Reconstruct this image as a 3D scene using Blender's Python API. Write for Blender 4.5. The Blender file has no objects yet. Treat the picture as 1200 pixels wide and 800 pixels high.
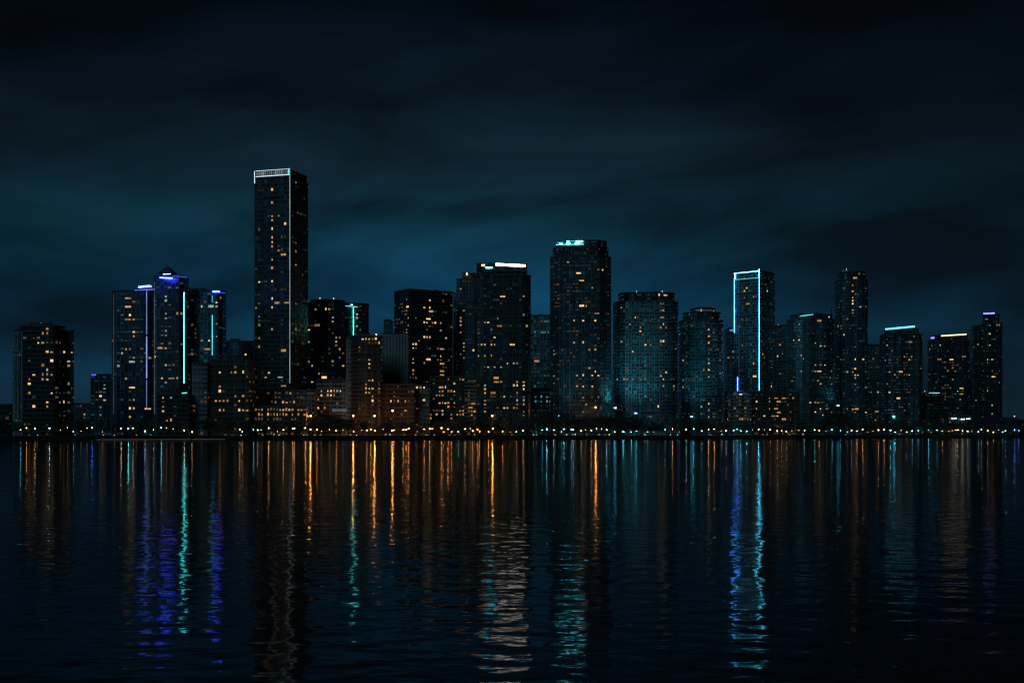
import bpy, bmesh, math, random
from mathutils import Vector, Matrix

random.seed(7)
C = bpy.context.scene.collection
scene = bpy.context.scene
PI = math.pi

# ------------------------------------------------------------------ camera model
H_CAM, F_PX, PY_H = 4.2, 1500.0, 508.0
GZ = 2.6                                   # quay level above the water

def X(px, d): return (px - 600.0) / F_PX * d
def Z(py, d): return H_CAM + (PY_H - py) / F_PX * d
def PX(x, d): return 600.0 + x / d * F_PX
def shore(px):
    t = px / 1200.0
    return 1.0 / ((1 - t) / 750.0 + t / 1300.0)

cam_d = bpy.data.cameras.new('camera'); cam = bpy.data.objects.new('camera', cam_d); C.objects.link(cam)
cam.location = (0, 0, H_CAM); cam.rotation_euler = (math.radians(90), 0, 0)
cam_d.lens = 45.0; cam_d.sensor_width = 36.0; cam_d.shift_y = (PY_H - 400.0) / 1200.0
cam_d.clip_start = 0.5; cam_d.clip_end = 30000
scene.camera = cam

# ------------------------------------------------------------------ helpers
def tag(o, label=None, cat=None, group=None, kind=None):
    if label: o['label'] = label
    if cat: o['category'] = cat
    if group: o['group'] = group
    if kind: o['kind'] = kind
    return o

def empty(name, loc, rz=0.0):
    o = bpy.data.objects.new(name, None); C.objects.link(o)
    o.location = loc; o.rotation_euler = (0, 0, rz); o.empty_display_size = 1
    return o

def link(name, me, parent=None, loc=(0, 0, 0), rz=0.0, scale=None):
    o = bpy.data.objects.new(name, me); C.objects.link(o)
    o.location = loc; o.rotation_euler = (0, 0, rz)
    if scale: o.scale = scale
    if parent: o.parent = parent
    return o

def mesh_from(name, bm, mats, smooth=False):
    me = bpy.data.meshes.new(name); bm.to_mesh(me); bm.free()
    for m in (mats if isinstance(mats, (list, tuple)) else [mats]): me.materials.append(m)
    if smooth:
        for p in me.polygons: p.use_smooth = True
    return me

def add_box(bm, c, s, rz=0.0, mi=0):
    M = Matrix.Translation(c) @ Matrix.Rotation(rz, 4, 'Z') @ Matrix.Diagonal((s[0], s[1], s[2], 1))
    r = bmesh.ops.create_cube(bm, size=1.0, matrix=M)
    fs = set(f for v in r['verts'] for f in v.link_faces)
    for f in fs: f.material_index = mi
    return fs

def add_cone(bm, p0, p1, r0, r1, seg=8, mi=0):
    p0, p1 = Vector(p0), Vector(p1); d = p1 - p0
    q = d.to_track_quat('Z', 'Y').to_matrix().to_4x4()
    M = Matrix.Translation((p0 + p1) / 2) @ q
    r = bmesh.ops.create_cone(bm, cap_ends=True, cap_tris=False, segments=seg, radius1=r0, radius2=r1, depth=d.length, matrix=M)
    for f in set(f for v in r['verts'] for f in v.link_faces): f.material_index = mi

def add_prism(bm, poly, z0, z1, mi=0, sc_top=1.0):
    cx = sum(p[0] for p in poly) / len(poly); cy = sum(p[1] for p in poly) / len(poly)
    a = [bm.verts.new((p[0], p[1], z0)) for p in poly]
    b = [bm.verts.new((cx + (p[0] - cx) * sc_top, cy + (p[1] - cy) * sc_top, z1)) for p in poly]
    n = len(poly)
    for i in range(n):
        f = bm.faces.new((a[i], a[(i + 1) % n], b[(i + 1) % n], b[i])); f.material_index = mi
    f = bm.faces.new(b); f.material_index = mi
    f = bm.faces.new(a[::-1]); f.material_index = mi

# ------------------------------------------------------------------ materials
def new_mat(name):
    m = bpy.data.materials.new(name); m.use_nodes = True
    nt = m.node_tree; nt.nodes.clear()
    out = nt.nodes.new('ShaderNodeOutputMaterial')
    return m, nt, out

def N(nt, t, **kw):
    n = nt.nodes.new(t)
    for k, v in kw.items():
        if k.startswith('i_'):
            n.inputs[k[2:].replace('_', ' ')].default_value = v
        else: setattr(n, k, v)
    return n

def math_n(nt, op, a, b=None, c=None, clamp=False):
    n = nt.nodes.new('ShaderNodeMath'); n.operation = op; n.use_clamp = clamp
    for i, v in enumerate((a, b, c)):
        if v is None: continue
        if isinstance(v, (int, float)): n.inputs[i].default_value = v
        else: nt.links.new(v, n.inputs[i])
    return n.outputs[0]

def vmath(nt, op, a, b=None):
    n = nt.nodes.new('ShaderNodeVectorMath'); n.operation = op
    for i, v in enumerate((a, b)):
        if v is None: continue
        if isinstance(v, (tuple, list)): n.inputs[i].default_value = v
        else: nt.links.new(v, n.inputs[i])
    return n.outputs[0]

def mixc(nt, f, a, b, blend='MIX'):
    n = nt.nodes.new('ShaderNodeMix'); n.data_type = 'RGBA'; n.blend_type = blend
    for s, v in ((n.inputs[0], f), (n.inputs[6], a), (n.inputs[7], b)):
        if isinstance(v, (int, float)): s.default_value = v
        elif isinstance(v, (tuple, list)): s.default_value = (*v[:3], 1)
        else: nt.links.new(v, s)
    return n.outputs[2]

def plain(name, col, rough=0.7, noise=0.25, scale=0.6, metallic=0.0, bump=0.0):
    m, nt, out = new_mat(name)
    b = N(nt, 'ShaderNodeBsdfPrincipled'); nt.links.new(b.outputs[0], out.inputs[0])
    tc = N(nt, 'ShaderNodeTexCoord')
    nz = N(nt, 'ShaderNodeTexNoise'); nz.inputs['Scale'].default_value = scale; nz.inputs['Detail'].default_value = 6
    nt.links.new(tc.outputs['Object'], nz.inputs['Vector'])
    f = nz.outputs['Fac']
    lo = tuple(c * (1 - noise * 1.6) for c in col); hi = tuple(c * (1 + noise * 1.6) for c in col)
    nt.links.new(mixc(nt, f, lo, hi), b.inputs['Base Color'])
    b.inputs['Roughness'].default_value = rough; b.inputs['Metallic'].default_value = metallic
    if bump:
        bp = N(nt, 'ShaderNodeBump'); bp.inputs['Strength'].default_value = bump
        nt.links.new(f, bp.inputs['Height']); nt.links.new(bp.outputs[0], b.inputs['Normal'])
    return m

def facade_mat(name, glass, frame, rough=0.22, ior=2.0, mull=0.12, var=0.6, sill=0.0):
    """curtain wall: UV u counts bays, v counts floors; every pane gets its own tint and gloss"""
    m, nt, out = new_mat(name)
    b = N(nt, 'ShaderNodeBsdfPrincipled'); nt.links.new(b.outputs[0], out.inputs[0])
    uv = N(nt, 'ShaderNodeUVMap')
    sep = N(nt, 'ShaderNodeSeparateXYZ'); nt.links.new(uv.outputs[0], sep.inputs[0])
    fu = math_n(nt, 'FRACT', sep.outputs[0]); fv = math_n(nt, 'FRACT', sep.outputs[1])
    m1 = math_n(nt, 'LESS_THAN', fu, mull)
    m3 = math_n(nt, 'LESS_THAN', fv, sill)
    mm = math_n(nt, 'MAXIMUM', m1, m3)
    cell = vmath(nt, 'FLOOR', uv.outputs[0])
    oi = N(nt, 'ShaderNodeObjectInfo')
    cmb = N(nt, 'ShaderNodeCombineXYZ'); nt.links.new(oi.outputs['Random'], cmb.inputs[2])
    cell2 = vmath(nt, 'ADD', cell, cmb.outputs[0])
    wn = N(nt, 'ShaderNodeTexWhiteNoise'); wn.noise_dimensions = '3D'; nt.links.new(cell2, wn.inputs['Vector'])
    r = wn.outputs['Value']
    sq = math_n(nt, 'POWER', r, 3.0)
    g_lo = tuple(c * (1 - var) for c in glass); g_hi = tuple(min(0.5, c * (1 + 2.2 * var)) for c in glass)
    gc = mixc(nt, sq, g_lo, g_hi)
    cell_s = N(nt, 'ShaderNodeSeparateXYZ'); nt.links.new(cell, cell_s.inputs[0])
    def band(src, k, lo, hi):
        cc_ = N(nt, 'ShaderNodeCombineXYZ'); nt.links.new(src, cc_.inputs[0]); cc_.inputs[1].default_value = k; nt.links.new(oi.outputs['Random'], cc_.inputs[2])
        w_ = N(nt, 'ShaderNodeTexWhiteNoise'); w_.noise_dimensions = '3D'; nt.links.new(cc_.outputs[0], w_.inputs['Vector'])
        return math_n(nt, 'MULTIPLY_ADD', math_n(nt, 'POWER', w_.outputs['Value'], 1.6), hi - lo, lo)
    bandf = math_n(nt, 'MULTIPLY', band(cell_s.outputs[0], 3.3, .35, 1.75), band(cell_s.outputs[1], 7.7, .65, 1.45))
    tc = N(nt, 'ShaderNodeTexCoord')
    nz = N(nt, 'ShaderNodeTexNoise'); nz.inputs['Scale'].default_value = 0.05; nz.inputs['Detail'].default_value = 5
    nt.links.new(tc.outputs['Object'], nz.inputs['Vector'])
    gc2 = mixc(nt, nz.outputs['Fac'], tuple(c * .75 for c in frame), tuple(c * 1.25 for c in frame))
    vs_ = N(nt, 'ShaderNodeVectorMath'); vs_.operation = 'SCALE'; nt.links.new(mixc(nt, mm, gc, gc2), vs_.inputs[0]); nt.links.new(bandf, vs_.inputs[3])
    nt.links.new(vs_.outputs[0], b.inputs['Base Color'])
    rr = math_n(nt, 'MULTIPLY_ADD', r, 0.18, rough)
    nt.links.new(math_n(nt, 'MULTIPLY_ADD', mm, 0.4, rr), b.inputs['Roughness'])
    b.inputs['IOR'].default_value = ior
    # every pane sits a hair out of true
    cs = N(nt, 'ShaderNodeSeparateXYZ'); nt.links.new(wn.outputs['Color'], cs.inputs[0])
    tilt = vmath(nt, 'SUBTRACT', wn.outputs['Color'], (0.5, 0.5, 0.5))
    sc = vmath(nt, 'MULTIPLY', tilt, (0.03, 0.03, 0.03))
    ge = N(nt, 'ShaderNodeNewGeometry')
    nn = vmath(nt, 'NORMALIZE', vmath(nt, 'ADD', ge.outputs['Normal'], sc))
    nt.links.new(nn, b.inputs['Normal'])
    return m

def glow_mat(name, col, strength, vary=0.0, scale=1.0):
    """something that gives off light: lamp glass, LED strip, a lit room behind a window"""
    m, nt, out = new_mat(name)
    e = N(nt, 'ShaderNodeEmission'); nt.links.new(e.outputs[0], out.inputs[0])
    e.inputs['Color'].default_value = (*col, 1)
    if vary:
        tc = N(nt, 'ShaderNodeTexCoord'); oi = N(nt, 'ShaderNodeObjectInfo')
        geo = N(nt, 'ShaderNodeNewGeometry')
        nz = N(nt, 'ShaderNodeTexNoise'); nz.inputs['Scale'].default_value = scale; nz.inputs['Detail'].default_value = 2
        nt.links.new(geo.outputs['Position'], nz.inputs['Vector'])
        v = math_n(nt, 'MULTIPLY_ADD', nz.outputs['Fac'], vary * 2.6, 1 - vary * 1.3)
        v = math_n(nt, 'MAXIMUM', v, 0.05)
        w = math_n(nt, 'MULTIPLY_ADD', oi.outputs['Random'], vary, 1 - vary * .5)
        v = math_n(nt, 'MULTIPLY', v, w)
        nt.links.new(math_n(nt, 'MULTIPLY', v, strength), e.inputs['Strength'])
    else:
        e.inputs['Strength'].default_value = strength
    return m

MAT = {}
MAT['slab'] = plain('slab_concrete', (0.17, 0.22, 0.23), 0.6, .5, .3)
MAT['slab_dark'] = plain('spandrel_dark', (0.05, 0.07, 0.078), 0.45)
MAT['slab_brown'] = plain('spandrel_brown', (0.075, 0.06, 0.048), 0.7)
MAT['roof'] = plain('roof_membrane', (0.05, 0.055, 0.06), 0.8)
MAT['metal'] = plain('painted_metal', (0.06, 0.065, 0.07), 0.45, metallic=0.6)
MAT['concrete'] = plain('grey_concrete', (0.22, 0.22, 0.21), 0.85, 0.3, 0.15)
MAT['beige'] = plain('beige_stone', (0.30, 0.25, 0.20), 0.85, 0.25, 0.2)
MAT['pole'] = plain('lamp_pole_metal', (0.05, 0.05, 0.052), 0.5, metallic=0.5)
MAT['bark'] = plain('bark', (0.06, 0.045, 0.035), 0.9, 0.4, 3)
MAT['leaf'] = plain('leaf_green', (0.055, 0.070, 0.038), 0.75, 0.45, 0.5)
MAT['leaf_dark'] = plain('leaf_dark_green', (0.03, 0.045, 0.03), 0.75, 0.45, 0.5)
MAT['seawall'] = plain('seawall_stone', (0.03, 0.03, 0.029), 0.9, 0.4, 0.3, bump=0.4)
MAT['ground'] = plain('ground_dark', (0.05, 0.05, 0.045), 0.95, 0.4, 0.05)
MAT['pave'] = plain('promenade_paving', (0.20, 0.19, 0.17), 0.85, 0.3, 0.3)
MAT['dock'] = plain('dock_planks', (0.10, 0.09, 0.085), 0.8, 0.3, 0.4)

FAC = {
 'dark':   facade_mat('dark_glass',   (0.012, 0.028, 0.036), (0.05, 0.080, 0.092), .2, 1.9, .14),
 'black':  facade_mat('black_glass',  (0.010, 0.014, 0.017), (0.02, 0.025, 0.028), .2, 1.55, .10),
 'night':  facade_mat('night_glass',  (0.010, 0.018, 0.022), (0.028, 0.042, 0.048), .2, 1.8, .12),
 'teal':   facade_mat('teal_glass',   (0.022, 0.085, 0.110), (0.15, 0.30, 0.35), .2, 2.2, .15),
 'blue':   facade_mat('blue_glass',   (0.010, 0.040, 0.080), (0.045, 0.10, 0.16), .18, 2.2, .12),
 'green':  facade_mat('green_glass',  (0.018, 0.055, 0.052), (0.05, 0.10, 0.095), .2, 2.0, .14),
 'condo':  facade_mat('condo_glass',  (0.018, 0.050, 0.062), (0.14, 0.22, 0.25), .25, 2.0, .16),
 'brown':  facade_mat('brown_masonry',(0.018, 0.018, 0.018), (0.070, 0.050, 0.036), .3, 1.5, .40, .6, .3),
 'grey':   facade_mat('grey_masonry', (0.025, 0.028, 0.030), (0.13, 0.135, 0.13), .35, 1.5, .42, .6, .3),
 'pale':   facade_mat('pale_concrete',(0.10, 0.10, 0.10), (0.28, 0.28, 0.27), .5, 1.5, .55, .5, .35),
}

WIN = {
 'bright': glow_mat('window_bright_warm', (1.0, 0.60, 0.24), .8, .8, .5),
 'warm':   glow_mat('window_warm',        (1.0, 0.54, 0.20), 0.36, .9, .5),
 'amber':  glow_mat('window_amber',       (1.0, 0.45, 0.15), 0.4, .9, .5),
 'cool':   glow_mat('window_cool',        (0.75, 0.95, 0.95), 0.26, .9, .5),
 'tealw':  glow_mat('window_teal',        (0.15, 0.8, 0.85), 0.2, .5, .5),
 'dimw':   glow_mat('window_dim_warm',    (1.0, 0.68, 0.36), 0.075, .9, .35),
 'dimt':   glow_mat('window_dim_teal',    (0.25, 0.75, 0.85), 0.034, .9, .35),
 'dimo':   glow_mat('window_dim_orange',  (1.0, 0.50, 0.2), 0.085, .9, .35),
}
GLOW = {
 'white':  glow_mat('led_white',  (0.72, 0.90, 1.0), 1.0, .5, .12),
 'cornerw': glow_mat('led_corner', (0.78, 0.90, 1.0), .75, .6, .06),
 'slat': glow_mat('crown_slat_light', (0.55, 0.75, 0.82), .22, .8, .25),
 'whitehi': glow_mat('led_white_bright', (0.75, 0.92, 1.0), 2.0, .35, .4),
 'warmw':  glow_mat('led_warm_white', (1.0, 0.85, 0.74), 11.0, .3, .3),
 'warmw2': glow_mat('led_warm_white_aged', (1.0, 0.78, 0.60), 4.0, .5, .3),
 'gold':   glow_mat('led_gold', (1.0, 0.66, 0.38), 2.2, .4, .3),
 'cyan':   glow_mat('led_cyan',   (0.07, 0.72, 0.85), 20.0, .45, .3),
 'cyandim': glow_mat('led_cyan_dim', (0.10, 0.62, 0.75), 1.8, .4, .2),
 'cyanhi': glow_mat('led_cyan_bright', (0.09, 0.66, 1.0), 20.0, .6, .12),
 'bluehi': glow_mat('led_blue_bright', (0.05, 0.22, 1.0), 17.0, .6, .12),
 'blue':   glow_mat('led_blue',   (0.025, 0.045, 1.0), 34.0, .4, .3),
 'bluedim': glow_mat('led_blue_dim', (0.05, 0.12, 1.0), 1.6, .4, .3),
 'bluew':  glow_mat('led_blue_white', (0.26, 0.46, 1.0), 1.15, .6, .1),
 'violet': glow_mat('led_violet', (0.24, 0.18, 1.0), 2.6, .4, .3),
 'teal':   glow_mat('led_teal',   (0.05, 0.80, 0.70), 18.0, .4, .3),
 'orange': glow_mat('lamp_orange', (1.0, 0.40, 0.09), 14.0),
 'faint':  glow_mat('led_faint',  (0.6, 0.75, 0.85), 0.10, .6, .1),
 'dock':   glow_mat('dock_added_edge_glow', (1.0, 0.92, 0.9), 0.12, .6, .05),  # added glow that keeps the landing stage edge pale
}

# ------------------------------------------------------------------ building kit
def shape(kind, asp=1.0, th=0.0, n=None):
    """unit footprint, counter-clockwise, +y away from the viewer"""
    pts = []
    if kind == 'rect':
        pts = [(-.5, -.5 * asp), (.5, -.5 * asp), (.5, .5 * asp), (-.5, .5 * asp)]
    elif kind == 'oct':
        c = .5 if n is None else n
        w, h = .5, .5 * asp; k = .16 if n is None else n
        pts = [(-w + k, -h), (w - k, -h), (w, -h + k), (w, h - k), (w - k, h), (-w + k, h), (-w, h - k), (-w, -h + k)]
    elif kind == 'round':
        w, h = .5, .5 * asp; k = min(.26 if n is None else n, w, h); q = 4
        for cx, cy, a0 in ((w - k, -h + k, -PI / 2), (w - k, h - k, 0), (-w + k, h - k, PI / 2), (-w + k, -h + k, PI)):
            for i in range(q + 1):
                a = a0 + PI / 2 * i / q
                pts.append((cx + k * math.cos(a), cy + k * math.sin(a)))
    elif kind == 'bow':                      # flat back, convex front
        q = 10; s = .16 if n is None else n
        for i in range(q + 1):
            t = -1 + 2 * i / q
            pts.append((t * .5, -.5 * asp + s * t * t))
        pts += [(.5, .5 * asp), (-.5, .5 * asp)]
    out = []
    for x, y in pts:
        out.append((x * math.cos(th) - y * math.sin(th), x * math.sin(th) + y * math.cos(th)))
    clean = []
    for p in out:
        if not clean or (Vector(p) - Vector(clean[-1])).length > 1e-4: clean.append(p)
    return clean

def fit(sh, pa, pb, yc):
    """scale and shift the footprint (no distortion) so that it spans picture columns pa..pb with its middle at depth yc"""
    s = (pb - pa) / F_PX * yc; cx = X((pa + pb) / 2, yc)
    for _ in range(30):
        q = [PX(cx + x * s, yc + y * s) for x, y in sh]
        a, b = min(q), max(q)
        s *= (pb - pa) / (b - a)
        cx += ((pa + pb) / 2 - (a + b) / 2) / F_PX * yc
    return [(cx + x * s, yc + y * s) for x, y in sh]

class Building:
    def __init__(self, name, label, cat, px, d, fh=3.3, bay=3.6, rz=0.0):
        self.yc = d; self.fh = fh * .9 if fh < 10 else fh; self.bay = bay * .8
        self.o = Vector((X(px, d), d, GZ))
        self.root = tag(empty(name, self.o), label, cat)
        self.walls = []; self.top = None                      # (p0, p1, z0, z1, nb)
        self.used = set(); self.nwin = 0
        self.dim = bmesh.new(); self.ndim = 0

    def loc(self, p): return (p[0] - self.o.x, p[1] - self.o.y)

    def tier(self, poly, z0, z1, fac, slab='slab_dark', out=0.22, sh=0.6, name='facade', roof=True, par=1.1, ledge=0.0):
        fh, bay = self.fh, self.bay
        nf = max(1, round((z1 - z0) / fh)); h = (z1 - z0) / nf
        P = [self.loc(p) for p in poly]; n = len(P)
        cx = sum(p[0] for p in P) / n; cy = sum(p[1] for p in P) / n
        def off(p, o):
            dx, dy = p[0] - cx, p[1] - cy; L = math.hypot(dx, dy)
            return (p[0] + dx / L * o, p[1] + dy / L * o)
        Q = [off(p, out * 1.2) for p in P]
        bm = bmesh.new(); uvl = bm.loops.layers.uv.new('UVMap')
        cum = [0]
        for i in range(n):
            a, b = P[i], P[(i + 1) % n]
            cum.append(cum[-1] + max(1, round(math.hypot(b[0] - a[0], b[1] - a[1]) / bay)))
        prof = []                            # (ring, z, v, material of the band above)
        for k in range(nf):
            zz = z0 - GZ + k * h
            prof += [(Q, zz, k + 0.0, 1), (Q, zz + sh, k + .0, 1), (P, zz + sh, k + 0.001, 0), (P, zz + h, k + .999, 1)]
        rings = []
        for R, z, v, mi in prof:
            rings.append([bm.verts.new((p[0], p[1], z)) for p in R])
        for k in range(len(rings) - 1):
            for i in range(n):
                j = (i + 1) % n
                f = bm.faces.new((rings[k][i], rings[k][j], rings[k + 1][j], rings[k + 1][i]))
                f.material_index = prof[k][3]
                us = (cum[i], cum[i + 1] - 1e-4, cum[i + 1] - 1e-4, cum[i]); vs = (prof[k][2], prof[k][2], prof[k + 1][2], prof[k + 1][2])
                for lp, u, v in zip(f.loops, us, vs): lp[uvl].uv = (u, v)
        bm.faces.new(rings[-1]); bm.faces.new(rings[0][::-1])
        for f in bm.faces:
            if len(f.verts) > 4 or abs(f.normal.z) > .9: f.material_index = 1
        me = mesh_from(name, bm, [FAC[fac], MAT[slab]])
        f = link(name, me, self.root)
        for i in range(n):
            a, b = poly[i], poly[(i + 1) % n]
            self.walls.append((Vector(a), Vector(b), z0, z1, cum[i + 1] - cum[i], nf, sh))
        if roof:
            bm = bmesh.new()
            R = [off(p, .35) for p in P]
            add_prism(bm, R, z1 - GZ + .004, z1 - GZ + par, 0)
            link('roof', mesh_from('roof', bm, MAT['roof']), self.root)
            if self.top is None or z1 + par > self.top[0]: self.top = (z1 + par, poly)
        return f

    def prism(self, name, poly, z0, z1, mat, sc=1.0, parent=None):
        bm = bmesh.new(); add_prism(bm, [self.loc(p) for p in poly], z0 - GZ, z1 - GZ, 0, sc)
        return link(name, mesh_from(name, bm, mat), parent or self.root)

    # -- find the wall that shows at a picture position
    def facing(self, a, b):
        nrm = Vector((b.y - a.y, -(b.x - a.x))); mid = (a + b) / 2
        return nrm.dot(-mid) > 0, nrm.normalized() if nrm.length else nrm

    def hit(self, px, py):
        best = None
        t0 = (px - 600) / F_PX
        for wi, (a, b, z0, z1, nb, nf, sh) in enumerate(self.walls):
            ok, nrm = self.facing(a, b)
            if not ok: continue
            # x = t0*y on the segment
            den = (b.x - a.x) - t0 * (b.y - a.y)
            if abs(den) < 1e-9: continue
            t = (t0 * a.y - a.x) / den
            if t < 0 or t > 1: continue
            y = a.y + (b.y - a.y) * t; z = Z(py, y)
            if z < z0 - .5 or z > z1 + .5: continue
            if best is None or y < best[0]: best = (y, wi, t, z)
        return best

    def cell(self, wi, iu, iv, wide=1):
        a, b, z0, z1, nb, nf, sh = self.walls[wi]
        h = (z1 - z0) / nf; L = (b - a).length; w = L / nb
        wide = min(wide, nb - iu)
        u0 = iu * w + .14 * w; u1 = (iu + wide) * w - .08 * w
        d = (b - a).normalized(); nrm = Vector((d.y, -d.x))
        c = a + d * (u0 + u1) / 2 + nrm * 0.05
        zc = z0 + iv * h + sh + (h - sh) * .5
        return c, zc, u1 - u0, (h - sh) * .84, math.atan2(d.y, d.x)

    def window(self, px, py, mat='warm', wide=1):
        hit = self.hit(px, py)
        if not hit: return
        y, wi, t, z = hit
        a, b, z0, z1, nb, nf, sh = self.walls[wi]
        iu = min(nb - 1, int(t * nb)); iv = max(0, min(nf - 1, int((z - z0) / (z1 - z0) * nf)))
        if (wi, iu, iv) in self.used: return
        for k in range(wide): self.used.add((wi, iu + k, iv))
        self.put(wi, iu, iv, mat, wide)

    def put(self, wi, iu, iv, mat, wide=1):
        if self.nwin >= 98: return
        c, zc, w, h, rz = self.cell(wi, iu, iv, wide)
        self.nwin += 1
        hf = random.choice((.85, .7, .6, .5)); wf = random.choice((.78, .62, .45)) if wide == 1 else .85
        link('window', window_mesh(mat), self.root, (c.x - self.o.x, c.y - self.o.y, zc - GZ - h * (1 - hf) * .5), rz, (w * wf, .1, h * hf))

    def dims(self, p, mats=('dimw', 'dimt'), weights=None, warm=0.0, pmats=('warm',)):
        """scatter the many faint rooms: runs along a storey, stacked up some columns"""
        order = list(mats)
        for wi, (a, b, z0, z1, nb, nf, sh) in enumerate(self.walls):
            ok, nrm = self.facing(a, b)
            if not ok: continue
            cw = [random.choice((.25, .5, 1, 1, 1.9)) for _ in range(nb)]
            for iv in range(nf):
                rw = random.choice((.4, .8, 1, 1, 2.2)); run = 0
                for iu in range(nb):
                    if (wi, iu, iv) in self.used: run = 0; continue
                    pr = p * cw[iu] * rw + (.35 if run else 0)
                    if random.random() < pr:
                        self.used.add((wi, iu, iv)); run = 1 - run if random.random() < .5 else 0
                        if warm and random.random() < warm and self.nwin < 96:
                            self.put(wi, iu, iv, random.choice(pmats)); continue
                        k = random.choices(range(len(order)), weights)[0]
                        c, zc, w, h, rz = self.cell(wi, iu, iv)
                        hh = h * random.choice((1, .8, .6, .45))
                        fs = add_box(self.dim, (c.x - self.o.x, c.y - self.o.y, zc - GZ - (h - hh) * .3), (w * random.choice((.9, .75, .5)), .08, hh * .8), rz, k)
                        self.ndim += 1
                    else: run = 0
        self.dim_mats = [WIN[m] for m in order]

    def strip(self, name, p0, p1, wz, wt, mat, parent=None):
        """bar of light between two world points"""
        p0, p1 = Vector(p0), Vector(p1); d = p1 - p0
        bm = bmesh.new()
        if abs(d.z) > d.xy.length:
            M = Matrix.Translation((p0 + p1) / 2 - self.o) @ Matrix.Diagonal((wz, wt, d.length, 1))
        else:
            M = Matrix.Translation((p0 + p1) / 2 - self.o) @ d.to_track_quat('X', 'Z').to_matrix().to_4x4() @ Matrix.Diagonal((d.length, wt, wz, 1))
        bmesh.ops.create_cube(bm, size=1, matrix=M)
        return link(name, mesh_from(name, bm, GLOW[mat]), parent or self.root)

    def wall_strip(self, px0, px1, py0, py1, mat, h=None, w=.8, name='light_strip', proud=.5):
        """a strip fixed to the wall that shows at these picture positions"""
        pts = []
        for px, py in ((px0, py0), (px1, py1)):
            hh = self.hit(px, py) or self.hit(px, py + 2) or self.hit(px, py + 5) or self.hit(px, py + 12)
            y = (hh[0] if hh else self.yc) - proud
            pts.append((X(px, y), y, Z(py, y)))
        if abs(px1 - px0) < 2:
            y = min(pts[0][1], pts[1][1])
        else:
            hs = [self.hit(px0 + (px1 - px0) * k / 8, py0 + (py1 - py0) * k / 8 + e) for k in range(9) for e in (0, 2, 5)]
            y = min([h[0] for h in hs if h] or [self.yc]) - proud
        pts = [(X(px0, y), y, Z(py0, y)), (X(px1, y), y, Z(py1, y))]
        return self.strip(name, pts[0], pts[1], h or w, .3, mat)

    def mast(self, px, y, z0, z1, r=.25):
        bm = bmesh.new()
        add_cone(bm, (X(px, y) - self.o.x, y - self.o.y, z0 - GZ), (X(px, y) - self.o.x, y - self.o.y, z1 - GZ), r, r * .3, 6)
        return link('mast', mesh_from('mast', bm, MAT['metal']), self.root)

    def beacon(self, px, y, z, mat='white', r=.5):
        bm = bmesh.new()
        bmesh.ops.create_icosphere(bm, subdivisions=1, radius=r, matrix=Matrix.Translation((X(px, y) - self.o.x, y - self.o.y, z - GZ)))
        add_cone(bm, (X(px, y) - self.o.x, y - self.o.y, z - GZ - 1.2), (X(px, y) - self.o.x, y - self.o.y, z - GZ - r * .8), .15, .1, 5)
        return link('beacon', mesh_from('beacon', bm, GLOW[mat]), self.root)

    def done(self):
        nm = self.root.name
        if self.top and self.top[0] > 60 and nm not in ('skyscraper', 'triple_tower', 'cyan_framed_tower', 'twin_part_tower', 'curved_office'):
            z, poly = self.top; n = len(poly)
            cx = sum(p[0] for p in poly) / n; cy = sum(p[1] for p in poly) / n
            for k in range(random.choice((2, 3, 4))):
                q = poly[random.randrange(n)]; f = random.uniform(.1, .55); sx = random.uniform(1.2, 3.5)
                c = (cx + (q[0] - cx) * f, cy + (q[1] - cy) * f)
                P4 = [(c[0] - sx, c[1] - 2), (c[0] + sx, c[1] - 2), (c[0] + sx, c[1] + 2), (c[0] - sx, c[1] + 2)]
                self.prism('plant_room', P4, z + .004 * (k + 1), z + random.uniform(.7, 2.0), MAT['roof'])
            if random.random() < .6:
                q = poly[random.randrange(n)]; f = random.uniform(.2, .7)
                x_, y_ = cx + (q[0] - cx) * f, cy + (q[1] - cy) * f
                self.mast(PX(x_, y_), y_, z, z + random.uniform(3, 7), .14)
        if self.ndim:
            o = link('window', mesh_from('window_dim', self.dim, self.dim_mats), self.root)
            o['kind'] = 'stuff'
        else: self.dim.free()

_wm = {}
def window_mesh(mat):
    if mat not in _wm:
        bm = bmesh.new(); bmesh.ops.create_cube(bm, size=1)
        _wm[mat] = mesh_from('window_' + mat, bm, WIN[mat])
    return _wm[mat]

def pick_mat(warmth):
    r = random.random()
    if warmth == 'orange': return 'amber' if r < .6 else 'warm' if r < .88 else 'bright'
    if warmth == 'cool': return 'cool' if r < .35 else 'warm' if r < .8 else 'bright'
    return 'warm' if r < .5 else 'amber' if r < .68 else 'bright' if r < .86 else 'cool'

def wins(B, s, x0, y0, pts, warmth='warm'):
    """lit windows read off an enlargement of the photograph (scale s, origin x0, y0): 3rd value b bright, w wide, t teal, c cool"""
    for p in pts:
        fl = p[2] if len(p) > 2 else ''
        m = 'bright' if 'b' in fl else 'tealw' if 't' in fl else 'cool' if 'c' in fl else pick_mat(warmth)
        B.window(x0 + p[0] / s, y0 + p[1] / s, m, 2 if 'w' in fl else 1)

S = 3.6375
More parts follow.
